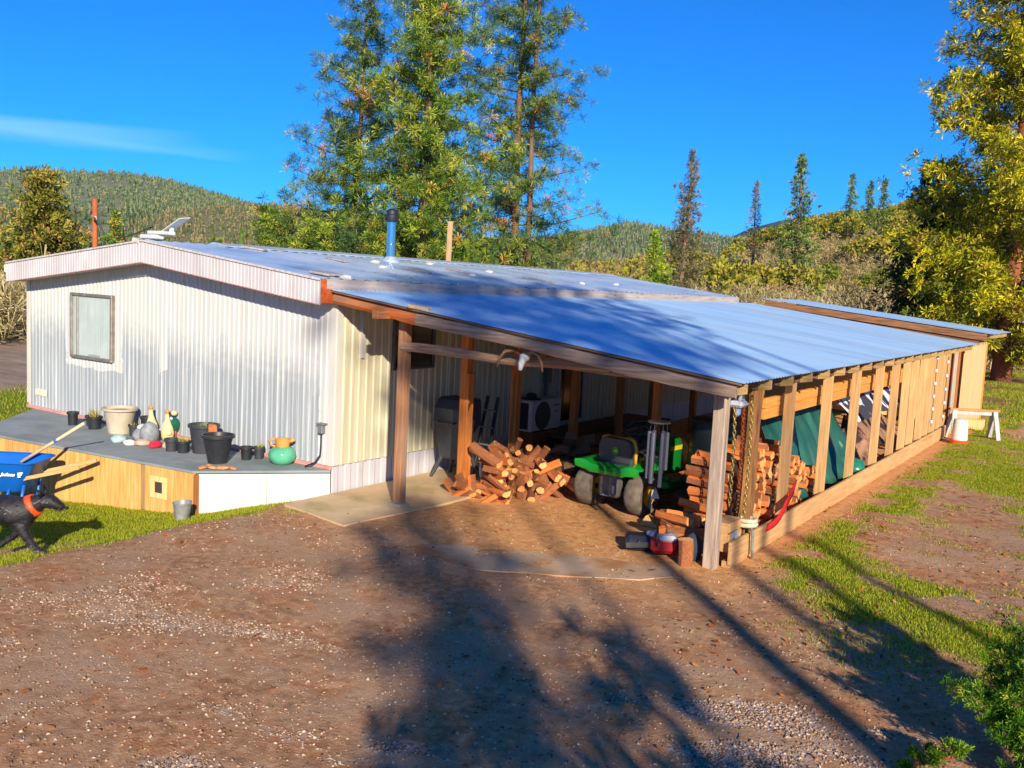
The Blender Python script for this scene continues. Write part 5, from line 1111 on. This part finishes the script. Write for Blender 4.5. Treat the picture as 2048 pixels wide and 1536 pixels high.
def surf_pts(V, n, lo=0., hi=26., dens=None):
    r, c = V.shape[:2]; i = rng.uniform(max(0, lo), min(r-1.01, hi), n); j = rng.uniform(0, c-1.01, n); i0 = i.astype(int); j0 = j.astype(int); fi = (i-i0)[:, None]; fj = (j-j0)[:, None]
    return (V[i0, j0]*(1-fi)+V[i0+1, j0]*fi)*(1-fj)+(V[i0, j0+1]*(1-fi)+V[i0+1, j0+1]*fi)*fj
def conifers(name, P, h0, h1, wr, stops, label):
    """many small far conifers: stacked ragged cones, one joined mass"""
    n = len(P); h = rng.uniform(h0, h1, n)*rng.uniform(.6, 1.25, n); tiers = 4; K = 6; V = []; F = []
    base = 0
    for ti in range(tiers):
        zc0 = .08+.21*ti; zt = min(1.0, zc0+.40); rad = wr*(1-.82*ti/tiers)
        a = np.arange(K)*2*np.pi/K; jit = rng.uniform(.55, 1.25, (n, K)); rr = rad*jit*h[:, None]; ph = rng.uniform(0, 6.28, (n, 1))
        ring = np.stack([P[:, :1]+rr*np.cos(a+ph), P[:, 1:2]+rr*np.sin(a+ph), P[:, 2:3]+(zc0-.06*jit)*h[:, None]], -1); tip = P+np.stack([0*h, 0*h, zt*h], -1)
        v = np.concatenate([ring, tip[:, None]], 1); V.append(v)
    V = np.concatenate(V, 1); per = tiers*(K+1)
    f0 = np.array([(ti*(K+1)+k, ti*(K+1)+(k+1) % K, ti*(K+1)+K) for ti in range(tiers) for k in range(K)])
    F = (f0[None]+per*np.arange(n)[:, None, None]).reshape(-1, 3)
    o = obj(name, npmesh(name, V.reshape(-1, 3), F), island(name+'_'+str(n), stops, .9, 0, .1)); kind(o, 'stuff'); return tag(o, label, 'forest')
fst = [(0, srgb(58, 78, 46)), (.45, srgb(90, 108, 64)), (.8, srgb(122, 130, 84)), (1, srgb(144, 132, 98))]
P_ = surf_pts(V1, 9000, 3, 25); k_ = fbm(P_[:, 0]*.006, P_[:, 1]*.006) > .34; conifers('hill_forest', P_[k_], 4, 10, .24, fst, 'scattered conifers covering the hill on the left')
conifers('hill_forest', surf_pts(V1, 1500, 2, 9), 6, 11, .2, [(0, srgb(36, 58, 30)), (.6, srgb(66, 88, 44)), (1, srgb(96, 110, 56))], 'denser dark conifers along the foot of the left hill')
P_ = surf_pts(V2, 4200, 3, 25); conifers('hill_forest', P_, 5, 11, .22, fst, 'conifers covering the distant ridge')
conifers('hill_forest', surf_pts(V4, 2600, 2, 25), 3, 7.5, .26, [(0, srgb(66, 80, 46)), (.5, srgb(104, 108, 66)), (.8, srgb(136, 120, 80)), (1, srgb(150, 128, 92))], 'scrub trees on the low knoll')
# flat woodland between yard and hill
nn = 700; U_ = rng.uniform(-.62, .28, nn); D_ = rng.uniform(160, 520, nn); ang_ = YAW+U_; P_ = np.stack([CAMP[0]+np.sin(ang_)*D_, CAMP[1]+np.cos(ang_)*D_, -.9+0*D_], -1)
conifers('valley_forest', P_, 5, 11, .17, [(0, srgb(34, 58, 28)), (.6, srgb(70, 94, 40)), (1, srgb(112, 124, 52))], 'conifers across the valley floor beyond the house')

# ------------------------------------------------------------------ leafy crowns
def fans(C, D, K, L, w, bias=.6, mat=None, name='crown', parent=None, droop=0.0, shared=True):
    """needle or leaf tufts: K thin triangles from each centre C, leaning towards D"""
    n = len(C); d = rng.normal(0, 1, (n, K, 3)); d /= np.linalg.norm(d, axis=2, keepdims=True); d = d+bias*D[:, None]; d /= np.linalg.norm(d, axis=2, keepdims=True)
    d[:, :, 2] -= droop; l = L*rng.uniform(.65, 1.2, (n, K, 1)); s = rng.normal(0, 1, (n, K, 3)); s = np.cross(s, d); s /= np.linalg.norm(s, axis=2, keepdims=True)+1e-9
    p1 = C[:, None]+d*l+s*w*.5; p2 = C[:, None]+d*l*rng.uniform(.85, 1, (n, K, 1))-s*w*.5
    V = np.concatenate([C[:, None], np.stack([p1, p2], 2).reshape(n, 2*K, 3)], 1); per = 2*K+1
    f0 = np.array([(0, 1+2*k, 2+2*k) for k in range(K)]); F = (f0[None]+per*np.arange(n)[:, None, None]).reshape(-1, 3)
    return obj(name, npmesh(name, V.reshape(-1, 3), F), mat, parent)
bark = mottled('pine_bark', srgb(92, 70, 56), srgb(140, 108, 86), 3, (4, 4, .8), .95, 0, 1.0, dist=.03)
barkr = mottled('cedar_bark', srgb(110, 66, 44), srgb(160, 98, 64), 3, (5, 5, .5), .95, 0, 1.0, dist=.03)
twig = mottled('dark_twig', srgb(70, 56, 48), srgb(112, 92, 78), 6)
pine_l = island('pine_needles', [(0, srgb(51, 84, 38)), (.35, srgb(94, 128, 43)), (.62, srgb(143, 166, 51)), (.88, srgb(186, 194, 64)), (.955, srgb(204, 204, 89)), (1, srgb(235, 148, 81))], .65, .22)
pine_d = island('pine_needles_blue', [(0, srgb(47, 77, 50)), (.4, srgb(82, 115, 60)), (.75, srgb(125, 152, 70)), (.95, srgb(165, 172, 85)), (1, srgb(225, 137, 87))], .65, .22)
def tree(name, label, x, y, z, h, cb, rad, ntuft, mat, bk_, group=None, K=18, L=.26, w=.035, tr_=.18, prof='pine', nbr=60, lean=(0, 0), droop=0.0, bias=.7, up=.25, seed=1, twin=0.0, cat='tree', spread=.16):
    random.seed(seed); o = thing(name, label, cat, (x, y, z), group)
    def axis(u): return Vector((lean[0]*u+.12*math.sin(u*5+seed), lean[1]*u+.10*math.cos(u*4+seed), h*u))
    tk = MB(); pts = [axis(u) for u in np.linspace(0, .98, 14)]; tk.tube(pts, [tr_*(1-.93*u)+.012 for u in np.linspace(0, .98, 14)], 9)
    if twin: tk.tube([p+Vector((twin*min(1, i/4), .1, 0)) for i, p in enumerate(pts)], [tr_*.75*(1-.93*u)+.012 for u in np.linspace(0, .98, 14)], 8)
    tk.build('trunk', bk_, o, True)
    br = MB(); C = []; D = []; Wt = []
    for i in range(nbr):
        u = cb+(1-cb)*((i+random.random())/nbr); f = (u-cb)/(1-cb)
        if prof == 'pine': R_ = rad*(1.05-.80*f**1.25)*(.55+.45*min(1, f*6))
        elif prof == 'spire': R_ = rad*(1-f)**.8
        else: R_ = rad*math.sqrt(max(.03, 1-(2*f-1)**2*.9))
        R_ *= random.uniform(.55, 1.12); az = i*2.4+random.uniform(-.6, .6); s0 = axis(u); rise = up*R_*random.uniform(.3, 1.3)*(1.2-.6*(1-f))
        tip = s0+Vector((math.cos(az)*R_, math.sin(az)*R_, rise)); mid = s0.lerp(tip, .5)+Vector((0, 0, -.06*R_))
        br.tube([s0, mid, tip], [.018+.012*R_*.4, .012+.006*R_, .006], 4, False)
        m_ = max(2, int(ntuft/nbr*R_/rad*1.5))
        for k in range(m_):
            q = random.uniform(.14, 1.05) if prof != 'spire' else random.uniform(.1, 1.05); p = (s0.lerp(mid, q*2) if q < .5 else mid.lerp(tip, q*2-1)); sp = spread*R_*(.4+q)
            p = p+Vector((random.gauss(0, sp), random.gauss(0, sp), random.gauss(0, sp*.7))); C.append(p); dd = (tip-s0).normalized()+Vector((0, 0, .7-droop*2)); D.append(dd.normalized())
    kind(br.build('branches', twig, o, fix=False), 'stuff')
    C = np.array([tuple(c) for c in C]); D = np.array([tuple(d) for d in D]); kind(fans(C, D, K, L, w, bias, mat, 'crown', o, droop), 'stuff')
    return o
PG = 'tall pines behind the house'
tree('pine_tree', 'bushy pine with brown cones left of the chimney pipe', -15.1, 16.2, -.6, 12.6, .10, 3.2, 2600, pine_d, bark, PG, seed=3, nbr=90, K=32, L=.25, w=.022, spread=.10, bias=.35)
tree('pine_tree', 'tallest pine rising directly behind the chimney pipe', -11.9, 15.9, -.6, 17.5, .08, 3.1, 3900, pine_l, bark, PG, seed=5, nbr=120, K=32, L=.25, w=.022, spread=.10, bias=.35)
tree('pine_tree', 'twin trunk pine right of the chimney pipe', -11.2, 20.6, -.6, 18.5, .12, 3.2, 3300, pine_d, bark, PG, seed=8, nbr=120, K=32, L=.25, w=.022, twin=.55, spread=.10, bias=.35)
tree('pine_tree', 'slender pine squeezed between the bushy pine and the tallest pine', -13.8, 18.4, -.6, 13.5, .12, 2.2, 1300, pine_l, bark, PG, seed=9, nbr=70, K=32, L=.25, w=.022, spread=.10, bias=.35)
for i, (x, y, h, r, lb) in enumerate(((-14.2, 13.6, 5.0, 1.6, 'low yellow green young pine left of the chimney pipe'), (-12.0, 13.9, 4.7, 1.3, 'low yellow green young pine just behind the chimney pipe'), (-10.3, 15.8, 4.6, 1.3, 'low young pine beside the bare wooden post'), (-17.4, 14.6, 5.6, 1.8, 'young pine leftmost in the row behind the roof ridge'))):
    tree('young_pine', lb, x, y, -.6, h, .25, r, 1000, pine_l, bark, 'young pines behind the roof ridge', seed=20+i, nbr=34, L=.22, w=.024, K=28, tr_=.08, bias=.4)
yel = island('yellow_pine_needles', [(0, srgb(72, 105, 30)), (.4, srgb(130, 155, 32)), (.8, srgb(187, 195, 42)), (1, srgb(220, 200, 75))], .65, .25)
tree('oak_tree', 'rounded olive green tree beyond the left end of the roof', -50.6, 25.2, -.7, 9.0, .18, 3.4, 1300, island('olive_leaves', [(0, srgb(77, 87, 32)), (.4, srgb(130, 132, 47)), (.8, srgb(175, 165, 65)), (1, srgb(187, 145, 77))], .7, .2), bark, None, seed=31, nbr=70, L=.42, w=.10, K=14, prof='pine', tr_=.3)
tree('cypress_tree', 'small pointed conifer right of the rusty pole', -74.4, 45.8, -.8, 8.4, .05, 1.9, 420, pine_l, bark, None, seed=33, nbr=60, L=.5, w=.14, K=12, prof='spire', tr_=.2)
tree('cypress_tree', 'broad pointed conifer left of the pines', -38.6, 33.2, -.7, 6.9, .05, 1.9, 480, pine_l, bark, None, seed=35, nbr=60, L=.42, w=.11, K=12, prof='spire', tr_=.2)
tree('cypress_tree', 'tiny pointed conifer halfway along the roof ridge', -63, 49, -.8, 6.2, .05, 1.2, 240, pine_l, bark, None, seed=36, nbr=50, L=.45, w=.14, K=12, prof='spire', tr_=.15)
tree('young_pine', 'bright green bushy pine rising behind the far roof corner', -18.1, 47.0, -.7, 7.2, .04, 1.75, 620, island('bright_needles', [(0, srgb(72, 115, 24)), (.5, srgb(134, 170, 33)), (1, srgb(192, 204, 60))], .65, .25), bark, None, seed=37, nbr=70, L=.34, w=.07, K=14, prof='spire', tr_=.12)
thin = island('sparse_needles', [(0, srgb(84, 92, 54)), (.5, srgb(124, 122, 78)), (.85, srgb(156, 144, 108)), (1, srgb(160, 124, 96))], .7, .2)
tree('sparse_fir', 'tall sparse brownish fir right of the bright green pine', -25.0, 67.2, -.7, 15.4, .06, 3.3, 1300, thin, bark, None, seed=41, nbr=120, L=.40, w=.07, K=14, prof='spire', tr_=.3, up=.1)
firm = island('fir_needles', [(0, srgb(57, 90, 42)), (.5, srgb(105, 135, 57)), (.9, srgb(145, 160, 77)), (1, srgb(175, 145, 95))], .7, .2)
tree('fir_tree', 'tall dark fir on the hillside above the oaks', -29.9, 113.3, 2.0, 18.8, .05, 4.0, 700, firm, bark, None, seed=43, nbr=110, L=.6, w=.16, K=12, prof='spire', tr_=.35, up=.1)
tree('fir_tree', 'thin pale fir left of the tall dark fir', -37.9, 119.8, 2.0, 16.4, .1, 2.4, 300, thin, bark, None, seed=44, nbr=80, L=.5, w=.12, K=9, prof='spire', tr_=.25, up=.1)
for x, y, z, h, lb in ((-46.2, 200.2, 16, 13.5, 'leftmost of three small firs on the hillside crest'), (-42.9, 202.3, 16, 12.2, 'middle of three small firs on the hillside crest'), (-40.2, 204, 16, 12.6, 'rightmost of three small firs on the hillside crest')):
    tree('fir_tree', lb, x, y, z, h, .1, 2.2, 260, firm, bark, 'firs on the crest', seed=int(h*10), nbr=50, L=.7, w=.22, K=9, prof='spire', tr_=.25, up=.1)
# cedar at the right edge
cedm = island('cedar_sprays', [(0, srgb(80, 95, 25)), (.3, srgb(134, 141, 30)), (.6, srgb(191, 189, 36)), (.85, srgb(235, 217, 46)), (1, srgb(155, 118, 51))], .65, .25)
tree('cedar_tree', 'huge yellow green cedar with reddish trunk at the right edge', 3.85, 31.8, -.1, 20, .05, 4.7, 9500, cedm, barkr, None, seed=51, nbr=190, L=.30, w=.05, K=16, prof='pine', tr_=.38, up=.12, droop=.08, bias=.6, spread=.075)
tree('cedar_tree', 'dark green cedar half hidden left of the huge one', .3, 36.8, -.3, 9.4, .10, 2.6, 1300, island('dark_sprays', [(0, srgb(39, 57, 20)), (.6, srgb(80, 96, 29)), (1, srgb(128, 133, 39))], .7, .2), barkr, None, seed=53, nbr=70, L=.36, w=.09, K=12, prof='pine', tr_=.2, up=.0, droop=.2, spread=.14)
# ------------------------------------------------------------------ leafless shrubs
def bare(name, label, x, y, z, h, mat, seed, n0=7, spread=.5, levels=3, r0=.035, group=None):
    random.seed(seed); m = MB()
    def grow(p, d, l, r, lev):
        q = p+d*l*.5+Vector((random.gauss(0, .05*l), random.gauss(0, .05*l), 0)); e = p+d*l+Vector((random.gauss(0, .08*l), random.gauss(0, .08*l), 0)); m.tube([p, q, e], [r, r*.75, r*.5], 4 if lev > 1 else 3, False)
        if lev > 0:
            for k in range(4 if lev > 1 else 5):
                b = random.choice((q, e, p.lerp(e, .7))); nd = (d+Vector((random.gauss(0, .55), random.gauss(0, .55), random.gauss(.1, .35)))).normalized(); grow(b, nd, l*random.uniform(.5, .75), r*.55, lev-1)
    for i in range(n0): grow(Vector((random.gauss(0, .12), random.gauss(0, .12), 0)), Vector((random.gauss(0, spread), random.gauss(0, spread), 1)).normalized(), h*random.uniform(.35, .5), r0, levels)
    o = thing(name, label, 'shrub', (x, y, z), group); kind(m.build('twigs', mat, o, fix=False), 'stuff'); return o
pinkt = mottled('pinkish_twig', srgb(140, 108, 92), srgb(180, 146, 124), 6); darkt = mottled('grey_dark_twig', srgb(66, 56, 54), srgb(104, 90, 84), 6); palet = mottled('pale_twig', srgb(150, 136, 112), srgb(190, 176, 148), 6)
bare('bare_shrub', 'pinkish leafless shrub right of the twin trunk pine', -14.1, 31.2, -.6, 6.4, pinkt, 61, 9, .35, 3, .03)
bare('bare_shrub', 'pinkish leafless thicket behind the right pine trunk', -11.0, 26.0, -.6, 4.6, pinkt, 62, 9, .4, 3, .03)
bare('bare_tree', 'dark leafless tree beside the dark cedar', -2.2, 39.3, -.6, 5.6, darkt, 63, 7, .45, 3, .05)
bare('bare_tree', 'dark leafless bush below the tall dark fir', -12.5, 46, -.6, 5.6, darkt, 64, 9, .5, 3, .045)
bare('bare_tree', 'grey leafless bush behind the far end of the lean-to roof', -7.0, 38, -.6, 4.0, palet, 65, 10, .5, 3, .03)
# pale brush: uncountable twiggy scrub
def brush(name, X, Y, Z, h, K, w, stops, label, droop=0):
    C = np.stack([X, Y, Z], -1); C = np.concatenate([C+np.array([0, 0, 1])*h*f+rng.normal(0, h*.18, C.shape)*np.array([1, 1, .4]) for f in (.1, .3, .5, .7)]); D = np.tile(np.array([[0, 0, 1.]]), (len(C), 1))
    o = fans(C, D, K, h*.34, w, .7, island(name+str(len(X)), stops, .85, .15), name, None, droop); kind(o, 'stuff'); return tag(o, label, 'brush')
nn = 620; ang_ = YAW+rng.uniform(.07, .52, nn); D_ = rng.uniform(46, 95, nn); X = CAMP[0]+np.sin(ang_)*D_; Y = CAMP[1]+np.cos(ang_)*D_
brush('scrub_brush', X, Y, -.7+np.maximum(0, (D_-60)*.06), 2.6, 12, .07, [(0, srgb(122, 103, 68)), (.4, srgb(169, 146, 103)), (.75, srgb(202, 184, 139)), (1, srgb(151, 148, 73))], 'pale grey tan scrub between the roof and the oak hillside')
nn = 260; ang_ = YAW+rng.uniform(-.60, -.40, nn); D_ = rng.uniform(41, 70, nn); X = CAMP[0]+np.sin(ang_)*D_; Y = CAMP[1]+np.cos(ang_)*D_
brush('scrub_brush', X, Y, -.75+0*X, 2.6, 12, .06, [(0, srgb(113, 99, 61)), (.4, srgb(172, 153, 108)), (.7, srgb(212, 195, 148)), (1, srgb(127, 136, 51))], 'tan and green brush beyond the ploughed field on the left')
nn = 420; ang_ = YAW+rng.uniform(-.5, .12, nn); D_ = rng.uniform(60, 150, nn); X = CAMP[0]+np.sin(ang_)*D_; Y = CAMP[1]+np.cos(ang_)*D_
brush('scrub_brush', X, Y, -.9+0*X, 3.6, 10, .12, [(0, srgb(99, 99, 56)), (.5, srgb(151, 136, 89)), (1, srgb(177, 165, 113))], 'mixed scrub beyond the house behind the roof ridge')
P_ = surf_pts(V3, 1500, 2, 22); brush('hillside_scrub', P_[:, 0], P_[:, 1], P_[:, 2], 2.4, 12, .11, [(0, srgb(120, 102, 66)), (.4, srgb(170, 146, 100)), (.8, srgb(196, 174, 124)), (1, srgb(150, 144, 66))], 'tan leafless scrub between the hillside oaks')
# hillside oaks: one mass of leafy clumps
def clumps(name, P, r0, r1, per, K, L, w, stops, label):
    C = []; D = []
    for p in P:
        r = rng.uniform(r0, r1); d = rng.normal(0, 1, (per, 3)); d /= np.linalg.norm(d, axis=1, keepdims=True); d[:, 2] = np.abs(d[:, 2])*1.0-.25; q = p+np.array([0, 0, r*.75])+d*r*rng.uniform(.6, 1.05, (per, 1))*np.array([1, 1, .8]); C.append(q); D.append(d)
    o = fans(np.concatenate(C), np.concatenate(D), K, L, w, .8, island(name+str(len(P)), stops, .8, .2), name); kind(o, 'stuff'); return tag(o, label, 'trees')
P_ = surf_pts(V3, 900, 7, 25); P_ = P_[fbm(P_[:, 0]*.05, P_[:, 1]*.05) > .50][:330]; clumps('oak_wood', P_, 1.6, 3.6, 70, 8, .8, .32, [(0, srgb(87, 96, 25)), (.4, srgb(143, 146, 42)), (.75, srgb(179, 167, 56)), (1, srgb(193, 160, 77))], 'yellow green oaks covering the right hillside')
P_ = surf_pts(V3, 60, 3, 9); clumps('oak_wood', P_, 1.2, 2.4, 60, 8, .5, .2, [(0, srgb(70, 89, 23)), (.5, srgb(125, 141, 35)), (1, srgb(165, 167, 51))], 'green oaks along the foot of the right hillside')
# ------------------------------------------------------------------ poles
pole = thing('utility_pole', 'rusty orange utility pole behind the left roof slope', 'pole', (-29.2, 15.2, -.7))
MB().tube([(0, 0, 0), (-.06, .02, 6.2)], [.12, .10], 12).build('shaft', wood('pole_orange', srgb(150, 76, 40), srgb(186, 104, 60), 'z'), pole, True)
MB().bar((-1.0, .6, 5.15), (.75, -.5, 5.35), .07, .07).build('crossarm', darkt, pole)
for u in (-.9, -.3, .3, .65): MB().lathe([(0, 0), (.05, 0), (.06, .06), (.03, .14), (0, .14)], (u, -u*.62, 5.28), 8).build('insulator', MATS['porcelain'], pole)
wi = MB(); a = Vector((-28.5, 14.7, 4.7)); b = Vector((-3.6, -.1, 3.3))
wi.tube([a.lerp(b, i/12)+Vector((0, 0, -.45*math.sin(math.pi*i/12))) for i in range(13)], .013, 5, False); tag(wi.build('service_wire', darkt), 'black service wire running from the pole to the roof ridge', 'wire')
tag(MB().box((0, 0, 2.55), (.11, .11, 5.1), Matrix.Rotation(.01, 3, 'Y'), .008).build('wooden_post', wood('bare_post', srgb(190, 150, 112), srgb(222, 186, 148), 'z'), None, False, (-7.95, 12.4, -.7)), 'pale bare wooden post standing behind the roof ridge', 'post')
# ------------------------------------------------------------------ sapling in the lower right corner
sapm = island('sapling_needles', [(0, srgb(41, 85, 16)), (.45, srgb(80, 128, 23)), (.8, srgb(133, 172, 34)), (1, srgb(195, 202, 57))], .6, .3)
def sapling(label, x, y, h, r, seed, nb, nt):
    tree('fir_sapling', label, x, y, float(gz(x, y))-.02, h, .05, r, nt, sapm, mottled('sapling_stem', srgb(140, 66, 44), srgb(172, 96, 66), 20), 'fir saplings in the corner', seed=seed, nbr=nb, L=.04, w=.006, K=18, prof='oak', tr_=.012, up=.7, cat='sapling', spread=.10)
sapling('largest green fir sapling in the lower right corner', 7.98, -2.30, .70, .32, 71, 52, 1900)
sapling('green fir sapling cut by the right edge of the picture', 8.10, -1.92, .95, .32, 72, 52, 1700)
sapling('tiny fir sapling left of the largest one', 7.50, -2.66, .22, .10, 73, 14, 260)
sapling('tall thin sapling with a bare reddish stem at the right edge', 7.90, -1.58, 1.0, .12, 74, 14, 240)
# ------------------------------------------------------------------ trees behind the camera, whose shade falls on drive and roof
SG = 'trees behind the camera'
def behind(c, s0, h, cb, r, nt, seed, tr_=.10, nbr=36, L=.30):
    tree('pine_tree', 'unseen pine behind the camera, placed for the shade it casts', s0+c/2, -s0+c/2, 0, h, cb, r, nt, pine_d, bark, SG, seed=seed, nbr=nbr, L=L, w=.06, K=14, tr_=tr_)
behind(2.3, 22, 16.6, .80, 1.7, 190, 81); behind(3.5, 22.5, 17.2, .79, 1.9, 230, 82); behind(4.7, 21.5, 16.0, .80, 1.5, 170, 83)
behind(1.2, 20, 11.0, .74, 1.1, 150, 84)
behind(1.3, 11.5, 4.5, .45, .55, 90, 85, .05, 14, .24); behind(3.1, 11.8, 4.8, .42, .7, 120, 87, .05, 16, .24); behind(2.1, 11, 3.2, .30, 1.1, 190, 88, .05, 20, .24); behind(.35, 11.5, 3.9, .62, .32, 60, 86, .05, 12, .2)  # low unseen crowns added and shaped to cast the foreground shadow mass
for i, (c, s0, h) in enumerate(((4.9, 15, 13.4), (5.7, 16.5, 14.0), (6.4, 15.5, 13.0), (7.3, 17, 14.5))): behind(c, s0, h, .84, .6, 40, 90+i, .12, 14, .2)
# ------------------------------------------------------------------ air
hz = MB().box((0, 0, 222), (19000, 19000, 456)).build('haze', None)
t = NT('thin_haze'); t.t.nodes.remove(t.b); pv = t.n('ShaderNodeVolumePrincipled'); pv.inputs['Color'].default_value = (.50, .76, 1.0, 1); pv.inputs['Density'].default_value = 0.00005; pv.inputs['Anisotropy'].default_value = 0.0
t.l(pv.outputs[0], t.out.inputs['Volume']); hz.data.materials.append(t.m); kind(hz, 'stuff'); hz['label'] = 'thin pale haze in the air over the whole valley'; hz['category'] = 'haze'
